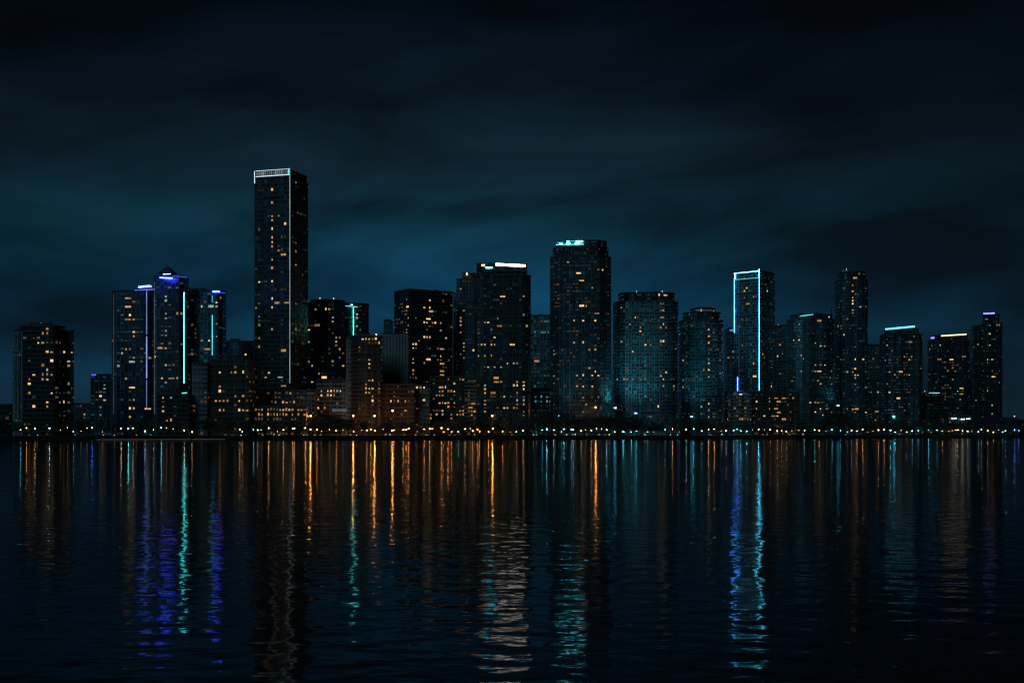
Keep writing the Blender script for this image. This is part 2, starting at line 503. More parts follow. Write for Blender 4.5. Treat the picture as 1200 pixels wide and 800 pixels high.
# ---- leftmost condominium
d = shore(50) + 62
B = Building('condo_tower', 'dark condominium tower with pale edge columns, first tower beside the low shed', 'building', 50, d, 3.2, 3.4)
zb = GZ
B.tier(fit(shape('rect', .7), 15, 30, d + 8), zb, Z(387, d), 'condo', out=.3, name='wing')
B.tier(fit(shape('oct', .62, 0, .1), 23.5, 76, d), zb, Z(382, d - 12), 'black', 'slab_dark')
B.tier(fit(shape('rect', .8), 71.5, 86.5, d + 5), zb, Z(388, d), 'black', out=.3, name='wing')
B.prism('plant_room', fit(shape('rect', .5), 34, 62, d + 4), Z(382, d) + 1.2, Z(380, d) + 1.2, MAT['roof'])
for px in (17.5, 21, 25.5, 73, ):
    y = B.hit(px, 450)[0] - .25
    B.prism('pier', [(X(px, y) - .45, y - .25), (X(px, y) + .45, y - .25), (X(px, y) + .45, y + .2), (X(px, y) - .45, y + .2)], zb, Z(389, d), MAT['slab'])
wins(B, S, 0, 300, [(194,318),(202,337),(178,337),(196,412,'b'),(217,413),(278,417,'b'),(303,417,'b'),(213,450,'w'),(208,485),(184,465),(302,470),(152,500,'b'),(130,522),(127,550,'b'),(130,577),(184,510),(183,530),(209,530),(211,578,'b'),(208,618,'b'),(210,645),(272,620),(292,620),(255,620),(298,545),(178,360),(302,455),(197,505),(213,508),(155,378),(150,640)])
B.dims(.10, ('dimw', 'dimt', 'dimo'), (5, 3, 1)); B.beacon(48, d, Z(379, d)); B.done()

# ---- small tower with the blue rim
d = shore(118) + 220
B = Building('apartment_block', 'small distant tower with a blue lamp on its roof edge, beside the triple tower', 'building', 118, d, 3.3, 3.6)
B.tier(fit(shape('rect', .8, .3), 106, 134, d), zb, Z(440, d), 'condo')
B.wall_strip(107, 112.5, 439, 439, 'bluedim', .9)
wins(B, S, 0, 300, [(450,552,'c'),(450,572,'c'),(424,598),(424,645,'c'),(424,672,'c'),(440,610)])
B.dims(.14, ('dimw', 'dimt'), (2, 3)); B.done()

# ---- triple tower with blue trim
d = shore(198) + 95
B = Building('triple_tower', 'blue glass triple tower with glowing blue roof rims and a dark pyramid cap', 'building', 198, d, 3.3, 3.3)
B.tier(fit(shape('oct', .8, 0, .16), 131, 184, d + 10), zb, Z(342, d), 'blue', out=.15, name='left_wing'.replace('left_', ''))
B.tier(fit(shape('rect', .7), 160, 182, d + 8), Z(342, d) + .01, Z(336, d), 'blue', out=.1, name='penthouse', par=.6)
B.tier(fit(shape('oct', .9, 0, .12), 180, 221, d - 8), zb, Z(326.5, d - 8), 'blue', out=.15)
B.tier(fit(shape('rect', .6), 219, 242, d + 18), zb, Z(338.5, d + 10), 'black', out=.1, name='wing')
B.tier(fit(shape('oct', .9, 0, .14), 231, 265, d + 6), zb, Z(342, d), 'blue', out=.15, name='wing')
B.prism('pyramid_cap', fit(shape('oct', .9, 0, .2), 185, 208.5, d - 8), Z(320.6, d - 8), Z(311.8, d - 8), MAT['roof'], .05)
B.prism('cap_drum', fit(shape('oct', .9, 0, .2), 188.5, 205, d - 8), Z(326.4, d - 8), Z(320.9, d - 8), MAT['slab_dark'])
B.prism('sloping_roof', fit(shape('rect', .7), 183, 219, d - 8), Z(326.2, d - 8) + .6, Z(323, d - 8), MAT['metal'], .55)
y = d - 8 - 15.5
B.strip('light_strip', (X(191, y), y, Z(321.3, y)), (X(200, y), y, Z(321, y)), .4, .4, 'whitehi')
B.strip('light_strip', (X(187, y), y, Z(325.2, y)), (X(202, y), y, Z(326, y)), .8, .4, 'blue')
B.strip('light_strip', (X(202, y), y, Z(323.2, y)), (X(219, y), y, Z(325, y)), .3, .4, 'bluedim')
B.wall_strip(162, 178, 337, 335.5, 'whitehi', .5, proud=1.4)
B.wall_strip(162, 176, 335.6, 334.2, 'blue', .45, proud=1.4)
B.wall_strip(158, 181, 340, 339, 'bluedim', .5, proud=1.2)
B.wall_strip(249, 257.5, 341.6, 341.6, 'blue', .9, proud=.8)
B.wall_strip(257, 264, 342.8, 343.2, 'bluedim', .22, proud=.8)
B.wall_strip(172, 172, 339, 392, 'bluew', w=.22); B.wall_strip(172, 172, 394, 443, 'bluew', w=.3)
B.wall_strip(172, 172, 445, 478, 'bluew', w=.12)
B.wall_strip(215.5, 215.5, 344, 449, 'teal', w=.18)
B.wall_strip(215.5, 215.5, 342.5, 346, 'bluehi', w=.9)
B.wall_strip(248.7, 248.7, 369, 416, 'cyandim', w=.34); B.wall_strip(248.7, 248.7, 346, 354, 'cyandim', w=.12)
for px in (133, 181):
    y = B.hit(px + .6, 420)[0] - .5
    B.strip('edge_trim', (X(px, y), y, Z(345 if px < 150 else 330, y)), (X(px, y), y, Z(485, y)), .3, .3, 'faint')
wins(B, S, 0, 300, [(542,186,'w'),(543,207,'bw'),(550,247,'b'),(570,267),(545,268,'w'),(571,325,'b'),(570,342),(545,395),(512,411),(560,395),(573,428),(645,430,'w'),(655,432,'b'),(552,450,'w'),(497,463),(545,520),(550,550,'w'),(569,605),(551,655,'b'),(552,685,'b'),(575,655),(618,655,'w'),(630,657),(708,165,'c'),(709,195,'c'),(709,238,'c'),(709,262,'c'),(708,315,'c'),(708,345,'c'),(672,390,'w'),(690,389),(705,389),(763,237),(765,382),(708,470,'c'),(690,525),(730,527,'w'),(760,527),(707,530,'c')])
wins(B, 3.636, 110, 300, [(525,198,'b'),(495,220,'w'),(525,220),(465,215),(515,287),(515,345),(468,390,'w'),(495,368,'b'),(495,387),(460,367),(365,237)])
B.dims(.13, ('dimw', 'dimt'), (2, 4)); B.done()

# ---- low dark building in front of it
d = shore(205) + 60
B = Building('low_block', 'low dark block with a few lit windows at the foot of the triple tower', 'building', 205, d, 3.3, 3.4)
B.tier(fit(shape('rect', .5), 184, 226, d), zb, Z(463, d), 'black')
B.wall_strip(213, 219, 460.5, 460, 'cyandim', .6)
wins(B, S, 0, 300, [(692,607,'b'),(692,640),(690,655,'b'),(737,597,'c'),(707,700),(735,690,'b'),(715,690)])
B.dims(.06, ('dimw', 'dimo')); B.done()

# ---- mid rise with the pale flank
d = shore(262) + 55
B = Building('office_block', 'mid rise dark brown block with a pale concrete flank below the tall slim tower', 'building', 262, d, 3.5, 3.2)
B.tier(fit(shape('rect', .8), 246, 299, d + 4), zb, Z(421, d - 18), 'brown', 'slab_brown')
B.tier(fit(shape('rect', 1.1), 225, 247.5, d - 4), zb, Z(425.5, d - 16), 'pale', 'concrete', .12, .9, name='flank')
B.prism('plant_room', fit(shape('rect', .5), 252, 280, d), Z(421, d) + 1.2, Z(418.5, d) + 1.2, MAT['roof'])
wins(B, 3.636, 110, 300, [(538,500,'b'),(600,500),(631,503,'b'),(528,565),(545,655),(555,658),(620,655,'b'),(645,660),(530,620),(535,545),(625,620),(590,500)], 'orange')
wins(B, 7.5, 150, 440, [(785,215),(800,215),(845,215),(870,220),(790,300),(825,310),(850,310),(1008,160),(945,160),(1010,318),(1135,305),(1160,310),(1185,310),(1165,345),(1187,345)], 'orange')
B.dims(.10, ('dimo', 'dimw')); B.done()

# ---- small block behind
d = shore(280) + 260
B = Building('rear_block', 'small dark glass block peeping out behind the brown office block', 'building', 280, d, 3.4, 3.6)
B.tier(fit(shape('bow', .5), 264, 299, d), zb, Z(401, d), 'blue')
wins(B, 3.636, 110, 300, [(640,417,'b')]); B.dims(.08, ('dimt', 'dimw')); B.done()

# ---- the tall tower
d = shore(330) + 95
th = math.radians(-17.5)
B = Building('skyscraper', 'tallest slim dark skyscraper with a white lit corner line and bright crown band', 'building', 330, d, 3.5, 3.2)
pol = fit(shape('rect', 1, th), 298, 361, d)
B.tier(pol, zb, Z(214, d), 'night', out=.12, sh=.7)
cr = fit(shape('rect', 1, th), 300, 359.5, d)
B.tier(cr, Z(214, d) + .02, Z(204.5, d), 'black', out=.05, name='crown', par=.5)
yc_, corner = min((p[1], p) for p in pol)
ci = pol.index(corner); lf = pol[(ci - 1) % 4]; rt = pol[(ci + 1) % 4]
cc = min(cr, key=lambda p: p[1]); cl = cr[(cr.index(cc) - 1) % 4]
def lerp(a, b, t): return (a[0] + (b[0] - a[0]) * t, a[1] + (b[1] - a[1]) * t)
o_ = .45
z_t, z_b = Z(204, d) + .3, Z(211.5, d)
def along(a, b, t, z, o=o_):
    q = lerp(a, b, t); dx, dy = b[0] - a[0], b[1] - a[1]; L = math.hypot(dx, dy)
    nx, ny = dy / L, -dx / L
    if nx * q[0] + ny * q[1] > 0 and ny > 0: nx, ny = -nx, -ny
    return (q[0] + nx * o, q[1] + ny * o, z)
B.strip('crown_band', along(cl, cc, .0, z_t), along(cl, cc, 1, z_t), .22, .3, 'white')
B.strip('crown_band', along(cl, cc, .0, z_b + .8), along(cl, cc, 1, z_b + .8), .5, .3, 'white')
for k in range(16):
    t = .04 + .92 * k / 15
    a = along(cl, cc, t, z_b + 1.2); b = along(cl, cc, t, z_t)
    B.strip('crown_slat', a, b, .9 if k % 3 else 1.2, .2, 'slat')
B.strip('corner_light', (corner[0], corner[1] - .5, Z(203, d)), (corner[0], corner[1] - .5, Z(450, d)), .26, .4, 'cornerw')
B.strip('corner_light', (cc[0] - .5, cc[1] - .9, Z(211, d)), (cc[0] - .5, cc[1] - .9, Z(204, d)), .6, .4, 'cyandim')
B.strip('corner_light', (lf[0] + .3, lf[1] - .6, Z(218, d)), (lf[0] + .3, lf[1] - .6, Z(204, d)), .5, .3, 'white')
wins(B, 2.354, 210, 180, [(254,103,'b'),(252,140),(253,175),(253,190),(253,208),(253,227),(273,172),(292,195,'b'),(218,212),(252,243),(285,273,'w'),(320,270),(270,273),(252,298,'b'),(252,315),(217,355),(252,352,'b'),(217,410),(265,410,'w'),(290,408,'w'),(215,430),(217,445),(252,430),(217,475),(252,480),(217,513),(217,527),(285,545,'w'),(250,603,'b'),(240,618),(275,620,'w'),(285,640,'w'),(320,75),(320,245),(320,300),(320,410),(320,480),(252,395),(252,262)])
B.dims(.085, ('dimw', 'dimt'), (2, 3)); B.done()

# ---- podium and colonnade in front of it
d = shore(333) + 62
B = Building('podium_block', 'dark stepped podium at the foot of the tallest skyscraper', 'building', 333, d, 3.4, 3.2)
B.tier(fit(shape('rect', .35), 299, 372, d + 5), zb, Z(458, d), 'grey', 'slab_dark')
wins(B, 7.5, 300, 440, [(260,215),(220,215),(335,215),(155,220),(285,170)]); B.dims(.12, ('dimw', 'dimo')); B.done()
d = shore(330) + 40
B = Building('terrace_block', 'low terrace with two rows of lit windows in front of the dark podium', 'building', 330, d, 3.6, 2.6)
B.tier(fit(shape('rect', .25), 298, 361, d), zb, Z(477, d), 'brown', 'slab_brown')
wins(B, 7.5, 300, 440, [(10,310),(40,310),(65,312),(95,315),(215,315),(235,315,'b'),(262,315),(280,315,'b'),(325,315),(372,313),(405,308),(440,308),(35,350),(65,350),(95,350,'b'),(185,355,'b'),(160,360),(235,355),(270,360),(320,360),(370,355),(415,355),(440,352,'b'),(440,398),(440,430)], 'orange')
B.dims(.25, ('dimo', 'dimw')); B.done()

# ---- curved green glass building
d = shore(396) + 130
B = Building('curved_office', 'curved green glass office tower with a teal lamp and light line near its roof', 'building', 396, d, 3.4, 3.4)
B.tier(fit(shape('bow', .6, .12, .2), 352, 432, d), zb, Z(356, d - 10), 'green', 'slab_dark', .15)
B.prism('plant_room', fit(shape('bow', .4, .1), 364, 404, d), Z(356, d - 10) + 1, Z(351.5, d), MAT['roof'])
B.wall_strip(405, 419, 358.3, 359.6, 'cyandim', .5, proud=.9)
B.wall_strip(411, 413.5, 357, 357, 'whitehi', .7, proud=1.1)
B.wall_strip(414.3, 414.3, 359, 396, 'teal', w=.17)
wins(B, 4, 340, 320, [(125,175),(160,173,'b'),(207,205),(207,230),(125,247,'w'),(93,272,'b'),(210,297),(225,297),(92,325),(210,345),(225,362),(93,408),(97,435,'b'),(207,408),(130,467,'b'),(153,487,'w'),(97,500,'b'),(313,243),(315,217),(315,195),(240,440),(230,388),(208,325),(190,175)], 'cool')
B.beacon(375, d, Z(349, d)); B.beacon(391, d, Z(349.6, d))
B.dims(.16, ('dimw', 'dimt'), (3, 4)); B.done()

# ---- grey low office with lit rows
d = shore(393) + 70
B = Building('grey_office', 'low grey office with two rows of lit windows below the curved green tower', 'building', 393, d, 3.5, 3.0)
B.tier(fit(shape('rect', .4), 371, 414, d), zb, Z(446, d), 'grey', 'concrete', .1, .9)
B.wall_strip(389, 406, 480.5, 480.5, 'faint', 2.0, name='canopy_light')
wins(B, 7.5, 300, 440, [(563,122),(620,127,'b'),(640,127),(660,127,'b'),(680,127),(700,127),(720,127),(740,127,'b'),(563,165,'b'),(620,167),(660,167),(690,167),(557,280,'b'),(560,208),(600,270)])
B.dims(.12, ('dimw', 'dimt')); B.done()

# ---- brown slab tower
d = shore(428) + 55
B = Building('brown_tower', 'brown slab tower with a band of amber windows under its roof', 'building', 428, d, 3.3, 3.0)
B.tier(fit(shape('rect', .55), 411.5, 448, d + 2), zb, Z(394, d - 8), 'brown', 'slab_brown')
B.tier(fit(shape('rect', 1.6), 405.5, 412.5, d), zb, Z(396, d - 5), 'pale', 'concrete', .08, .9, name='flank')
wins(B, 4, 340, 320, [(340,313,'b'),(352,315),(365,315,'b'),(385,316),(405,316,'b'),(424,318,'b'),(320,340),(365,405),(365,425),(365,443),(380,500,'b'),(362,520),(362,540,'b'),(365,558),(383,580),(385,600,'b'),(428,602,'b'),(330,345),(415,540)], 'orange')
wins(B, 7.5, 300, 440, [(983,40),(1017,40,'b'),(982,108,'b'),(1010,108),(980,148,'b'),(1020,180),(1020,222,'b')], 'orange')
B.beacon(441, d, Z(391.6, d), 'orange', .4)
B.dims(.16, ('dimo', 'dimw')); B.done()

# ---- blank concrete core
d = shore(463) + 80
B = Building('concrete_block', 'blank pale grey ribbed concrete block between the brown slab and the black box tower', 'building', 463, d, 60, 4)
pol = fit(shape('rect', .8), 447.5, 480, d)
B.prism('wall', pol, zb, Z(392, d), MAT['concrete'])
y = min(p[1] for p in pol) - .3
for k in range(9):
    px = 449 + k * 3.6
    B.prism('rib', [(X(px, y) - .35, y - .35), (X(px, y) + .35, y - .35), (X(px, y) + .35, y + .297), (X(px, y) - .35, y + .297)], zb, Z(393, d), MAT['concrete'])
B.prism('roof', fit(shape('rect', .8), 447, 480.5, d), Z(392, d) + .004, Z(391, d), MAT['roof'])
B.done()

# ---- far sliver
d = shore(455) + 700
B = Building('far_tower', 'slim hazy blue tower far behind the concrete block', 'building', 455, d, 3.6, 5)
B.tier(fit(shape('rect', 1), 449.5, 460.5, d), zb, Z(377, d), 'teal'); B.dims(.12, ('dimt',)); B.done()

# ---- black box tower
d = shore(500) + 115
B = Building('box_tower', 'black flat topped box tower with scattered rows of amber windows', 'building', 500, d, 3.3, 3.2)
B.tier(fit(shape('rect', .62, math.radians(33)), 462, 530.5, d), zb, Z(343, d), 'black', out=.1, sh=.8)
wins(B, 4, 340, 320, [(545,132),(545,156,'bw'),(552,204,'b'),(543,257,'b'),(545,283),(513,284,'w'),(571,325,'b'),(590,325),(605,325),(570,350,'b'),(590,350),(570,395),(570,425),(571,450),(570,470),(593,487),(660,135,'b'),(630,158),(660,158),(650,186,'w'),(635,206,'w'),(622,230,'b'),(645,232,'b'),(665,233),(683,233,'b'),(710,235),(708,262),(625,302,'b'),(642,302,'b'),(655,303),(728,308),(705,355,'w'),(700,382),(710,382,'w'),(705,405),(705,430,'w'),(700,452,'w'),(706,475,'w'),(640,402,'w'),(628,420),(545,178),(552,240)])
B.dims(.085, ('dimw', 'dimt'), (4, 2)); B.done()

# ---- lower brown blocks on the amber lit quay
d = shore(464) + 48
B = Building('brick_block', 'low dark brick block behind the two amber lamps, below the blank concrete block', 'building', 464, d, 3.6, 3.4)
B.tier(fit(shape('rect', .4), 443, 487, d), zb, Z(451.5, d), 'brown', 'slab_brown', .1, 1.0)
wins(B, 4, 340, 320, [(505,603),(535,603),(532,650),(480,603)], 'orange'); B.dims(.10, ('dimo', 'dimw')); B.done()
d = shore(494) + 46
B = Building('beige_block', 'narrow beige stone block with two bright windows at the top, beside the dark brick block', 'building', 494, d, 3.5, 3.2)
B.tier(fit(shape('rect', .9), 486.5, 504, d), zb, Z(452, d), 'pale', 'beige', .1, .9)
wins(B, 4, 340, 320, [(600,541,'b'),(630,541,'b'),(615,541),(630,602,'b')], 'orange'); B.dims(.2, ('dimo', 'dimw')); B.done()
d = shore(531) + 52
B = Building('brown_apartments', 'brown mid rise apartments full of amber windows at the foot of the twin part tower', 'building', 531, d, 3.2, 2.7)
B.tier(fit(shape('rect', .4), 503, 545, d + 2), zb, Z(442, d - 8), 'brown', 'slab_brown')
B.tier(fit(shape('rect', .8), 544.5, 558, d - 6), zb, Z(444, d - 10), 'brown', 'beige', .12, .8, name='corner_bay')
wins(B, 4, 340, 320, [(775,520,'b'),(718,637,'b'),(712,605),(725,605,'b'),(685,580),(697,580),(835,630,'w'),(855,630,'bw'),(850,605,'w'),(860,655),(845,655),(760,545),(700,530,'w'),(715,560),(712,580),(745,605),(700,607),(755,680),(770,610),(735,630),(750,655),(720,655),(690,655),(785,660),(815,490,'w'),(740,500)], 'orange')
wins(B, 7.5, 440, 440, [(615,105,'b'),(640,120),(680,120),(560,148),(595,148),(587,185),(560,185),(585,230),(608,235),(680,235),(595,325,'w'),(490,325),(490,365),(735,290),(765,290),(740,325),(765,325),(850,240,'w'),(850,285,'bw'),(845,320,'w'),(850,350)], 'orange')
B.dims(.22, ('dimo', 'dimw')); B.done()

# ---- tower with long white crown strip
d = shore(585) + 90
B = Building('twin_part_tower', 'broad dark tower with a long warm white light bar along its crown', 'building', 585, d, 3.3, 3.2)
B.tier(fit(shape('rect', .9), 531, 541, d + 40), zb, Z(345, d + 40), 'teal', name='wing')
B.tier(fit(shape('round', .8, 0, .12), 535, 560, d + 15), zb, Z(328, d + 10), 'condo', name='wing')
B.tier(fit(shape('rect', .8), 542, 559, d + 15), Z(328, d + 10) + .02, Z(321, d + 10), 'dark', name='penthouse')
B.tier(fit(shape('round', .75, 0, .16), 556, 622, d), zb, Z(322.5, d - 20), 'dark', out=.18)
B.tier(fit(shape('round', .75, 0, .14), 558.5, 617.5, d), Z(322.5, d - 20) + 1.13, Z(308.5, d - 18), 'black', out=.1, name='crown', par=.8)
for k in range(7):
    B.wall_strip(581 + k * 5.05, 585.6 + k * 5.05, 309.7 + k * .26, 309.95 + k * .26, 'warmw' if k != 2 else 'warmw2', 1.75, proud=.5, name='crown_light')
B.wall_strip(569, 577, 313.5, 313.5, 'cyan', 1.0, proud=.5)
B.wall_strip(564.5, 568, 310.8, 310.8, 'orange', 1.1, proud=.5)
B.beacon(547, d + 6, Z(319.5, d), 'orange', .55)
wins(B, 3.478, 440, 290, [(353,172),(352,285),(353,300),(353,310),(352,345),(355,393),(355,408),(355,420),(352,440),(355,455),(400,424,'b'),(365,250,'c'),(508,200,'bw'),(597,192),(610,192,'b'),(605,272),(615,315,'w'),(500,283),(447,303),(465,303,'b'),(500,325,'w'),(467,342),(487,362,'b'),(430,397),(445,397),(470,398,'b'),(485,398),(552,398,'bw'),(420,438),(447,440),(470,440),(465,492,'b'),(490,492),(512,492),(535,478),(560,478),(572,478),(488,540,'w'),(513,543),(575,548),(605,555,'b'),(605,580),(570,565,'b'),(575,598),(520,600,'b'),(518,650),(575,615),(605,620),(605,640),(443,615),(445,640),(443,555),(443,665),(605,600),(570,650)])
wins(B, 7.5, 440, 440, [(957,75,'b'),(957,125),(957,165),(957,207,'b'),(957,312,'b'),(1117,280,'b'),(1160,280),(1010,168,'w'),(1055,35,'w'),(1112,45)], 'orange')
wins(B, 7.5, 590, 440, [(107,45,'b'),(107,92,'b'),(180,70,'w'),(110,160),(107,205,'b'),(178,205),(178,245),(108,240),(108,280),(178,310),(180,360),(35,280)], 'orange')
B.dims(.13, ('dimw', 'dimt', 'dimo'), (3, 3, 1)); B.done()

# ---- teal building behind
d = shore(636) + 200
B = Building('teal_office', 'teal lit glass office seen in the gap before the rounded octagonal tower', 'building', 636, d, 3.6, 3.6)
B.tier(fit(shape('rect', .5), 617, 656, d), zb, Z(371, d), 'teal', 'slab', .12, .7)
wins(B, 3.478, 440, 290, [(692,296,'tw'),(680,340,'tw'),(650,340,'t'),(648,460,'w'),(700,345,'t')]); B.dims(.25, ('dimt', 'dimw'), (5, 1)); B.done()
d = shore(636) + 120
B = Building('teal_podium', 'low teal podium with a dark ledge and two lines of lights', 'building', 636, d, 4.2, 3.0)
B.tier(fit(shape('rect', .4), 619, 656, d), zb, Z(457, d), 'teal', 'slab', .15, .9)
B.prism('ledge', fit(shape('rect', .44), 618, 657, d), Z(459, d), Z(456.5, d) + 1.3, MAT['slab_dark'])
wins(B, 7.5, 590, 440, [(290,187,'t'),(330,187,'t'),(370,187,'t'),(420,187,'t'),(280,245,'t'),(380,243,'c'),(405,243,'c'),(440,243,'c'),(320,245,'t')]); B.dims(.4, ('dimt',)); B.done()

# ---- octagonal tower
d = shore(680) + 85
B = Building('octagonal_tower', 'tall octagonal dark tower with a teal light band on its crown', 'building', 680, d, 3.3, 3.0)
B.tier(fit(shape('oct', .9, 0, .2), 644.5, 716, d), zb, Z(301, d - 20), 'condo', out=.2)
B.tier(fit(shape('oct', .9, 0, .2), 648, 713, d), Z(301, d - 20) + 1.13, Z(289, d - 20), 'dark', out=.1, name='crown', par=.6)
B.tier(fit(shape('oct', .9, 0, .2), 651, 711, d), Z(289, d - 20) + .63, Z(281.5, d - 20), 'dark', out=.05, name='crown', par=.7)
B.prism('roof_cap', fit(shape('oct', .9, 0, .2), 672, 705, d), Z(281.5, d - 20) + .7, Z(279.5, d - 18), MAT['roof'])
for p0, p1, y0, hgt, g in ((651.5, 655, 286.8, .8, 'cyandim'), (655.4, 659, 286, 1.0, 'cyan'), (659.4, 663, 286.6, .6, 'cyandim'), (663.4, 668.5, 285.6, 1.1, 'cyan'), (669, 673, 286.4, .6, 'cyandim'), (673.4, 679.5, 285.4, .9, 'cyan'), (680, 684, 286.2, .8, 'cyandim'),
                           (653, 660, 284.2, .35, 'cyandim'), (664, 667, 283, .8, 'cyan'), (668, 674, 282.6, .4, 'cyandim'), (675, 683, 283, 1.0, 'cyan')):
    B.wall_strip(p0, p1, y0, y0 - .1, g, hgt, proud=.8, name='crown_light')
wins(B, 3.077, 600, 260, [(205,148),(325,170,'b'),(307,170),(240,211,'bw'),(232,188,'w'),(170,220),(240,308,'bw'),(262,308),(292,237),(297,332,'w'),(228,357),(258,357,'b'),(295,357,'b'),(305,358,'b'),(227,440),(257,440,'b'),(280,460),(305,460),(283,533),(303,540,'b'),(230,555),(258,555,'b'),(288,555,'b'),(308,555,'b'),(232,590),(260,590,'b'),(290,590),(258,628),(310,628),(152,458,'c'),(150,480,'c'),(150,560),(150,585),(185,455),(262,655),(260,680)])
B.dims(.17, ('dimw', 'dimt', 'dimo'), (2, 4, 1)); B.done()

# ---- rounded tower
d = shore(756) + 80
B = Building('rounded_tower', 'broad rounded condominium tower washed teal from below, beside the octagonal tower', 'building', 756, d, 3.2, 2.8)
B.tier(fit(shape('round', .8, 0, .24), 718.5, 794.5, d), zb, Z(353.5, d - 22), 'teal', 'slab', out=.3)
B.tier(fit(shape('round', .8, 0, .24), 724.5, 790.5, d), Z(353.5, d - 22) + 1.13, Z(343, d - 20), 'dark', out=.1, name='crown', par=.9)
wins(B, 3.077, 600, 260, [(527,265,'b'),(545,265,'w'),(533,292),(547,292),(550,315,'w'),(532,345,'w'),(445,340,'b'),(550,365),(540,380,'b'),(555,380),(462,380),(462,397,'b'),(475,410),(430,365,'b'),(392,432),(390,312),(433,468),(478,443,'b'),(497,443),(533,427),(550,427,'b'),(533,548),(551,546,'b'),(548,565,'b'),(550,585),(433,567),(480,565),(463,567),(400,570,'b'),(380,568),(415,570),(477,630),(528,660,'b'),(500,640),(500,700,'c'),(477,520),(590,450),(587,595),(420,372),(535,315)])
B.beacon(746, d - 20, Z(341, d - 20), 'white', .4); B.beacon(776, d - 20, Z(341, d - 20), 'white', .4)
B.dims(.2, ('dimw', 'dimt'), (2, 4)); B.done()

# ---- dome topped tower
d = shore(822) + 95
B = Building('domed_tower', 'round shouldered teal tower with a domed top, beside the cyan framed tower', 'building', 822, d, 3.3, 2.9)
B.tier(fit(shape('round', .9, 0, .3), 795.5, 847.5, d), zb, Z(376, d - 16), 'teal', 'slab', out=.25)
B.tier(fit(shape('round', .9, 0, .3), 800, 844.5, d), Z(376, d - 16) + 1.13, Z(366, d - 16), 'condo', out=.2, name='crown', par=.7)
B.tier(fit(shape('round', .9, 0, .3), 809, 839, d), Z(366, d - 16) + .73, Z(361, d - 14), 'dark', out=.1, name='crown', par=.7)
B.prism('dome_cap', fit(shape('round', .9, 0, .3), 811, 837, d), Z(361, d - 14) + .74, Z(358.5, d - 14), MAT['roof'], .7)
B.wall_strip(815, 834, 363.4, 363.4, 'faint', .8)
wins(B, 3.636, 780, 300, [(180,317,'b'),(180,335,'b'),(180,362),(180,412,'t'),(180,435,'t'),(180,458,'b'),(180,485,'b'),(165,487),(181,518),(182,632,'b'),(182,655),(183,680),(155,640),(75,440),(75,555),(75,530),(230,438),(155,668,'c'),(60,330),(200,230),(150,226),(230,500)])
B.dims(.17, ('dimw', 'dimt'), (2, 4)); B.done()

# ---- rear tower
d = shore(855) + 240
B = Building('rear_tower', 'narrow blue tower with a violet roof lamp half hidden behind the cyan framed tower', 'building', 855, d, 3.3, 3.2)
B.tier(fit(shape('rect', .9), 849, 872, d), zb, Z(387, d), 'blue', 'slab', .2)
B.wall_strip(855, 860.5, 387, 386.5, 'bluedim', 1.6, proud=.6)
wins(B, 3.636, 780, 300, [(285,405),(290,435),(268,435)]); B.dims(.22, ('dimt', 'dimw'), (4, 1)); B.done()

# ---- cyan framed tower
d = shore(885) + 110
th = math.radians(-43)
B = Building('cyan_framed_tower', 'slim glass tower outlined by bright cyan and blue light lines', 'building', 885, d, 3.3, 3.0)
pol = fit(shape('rect', 1, th), 860.5, 908, d)
B.tier(pol, zb, Z(322, d), 'teal', 'slab', out=.12)
cr = fit(shape('rect', .86, th), 863, 906, d)
B.tier(cr, Z(322, d) + 1.13, Z(319.8, d), 'dark', out=.05, name='crown', par=.4)
corner = min(pol, key=lambda p: p[1]); ci = pol.index(corner); lf = pol[(ci - 1) % 4]; rt = pol[(ci + 1) % 4]
zt, zb2 = Z(320.5, d), Z(328, d)
B.strip('frame_light', along(lf, corner, .0, zt), along(lf, corner, 1, zt), .26, .4, 'cyanhi')
B.strip('frame_light', along(lf, corner, .06, zb2), along(lf, corner, 1, zb2), .25, .4, 'cyandim')
B.strip('frame_light', along(lf, corner, .03, Z(327, d)), along(lf, corner, .03, Z(321, d)), .5, .4, 'cyanhi')
B.strip('frame_light', (corner[0] - .1, corner[1] - .5, Z(458, d)), (corner[0] - .1, corner[1] - .5, Z(330, d)), .22, .4, 'cyanhi')
B.strip('frame_light', (corner[0] - .1, corner[1] - .55, Z(329, d)), (corner[0] - .1, corner[1] - .55, Z(318.5, d)), .6, .4, 'cyanhi')
B.strip('frame_light', (lf[0] - .2, lf[1] - .5, Z(390, d)), (lf[0] - .2, lf[1] - .5, Z(327, d)), .2, .4, 'bluehi')
B.strip('frame_light', along(lf, corner, .2, Z(460, d)), along(lf, corner, .2, Z(330, d)), .2, .3, 'faint')
B.strip('frame_light', along(lf, corner, .14, Z(460, d)), along(lf, corner, .14, Z(442, d)), .2, .3, 'bluehi')
wins(B, 3.636, 780, 300, [(435,147,'b'),(343,200,'w'),(340,172),(340,150),(415,418,'b'),(375,408),(370,515,'bw'),(385,515),(390,490),(375,465),(448,557,'b'),(420,430),(345,132),(370,180),(350,270),(330,380)])
B.dims(.22, ('dimw', 'dimt'), (1, 4)); B.done()

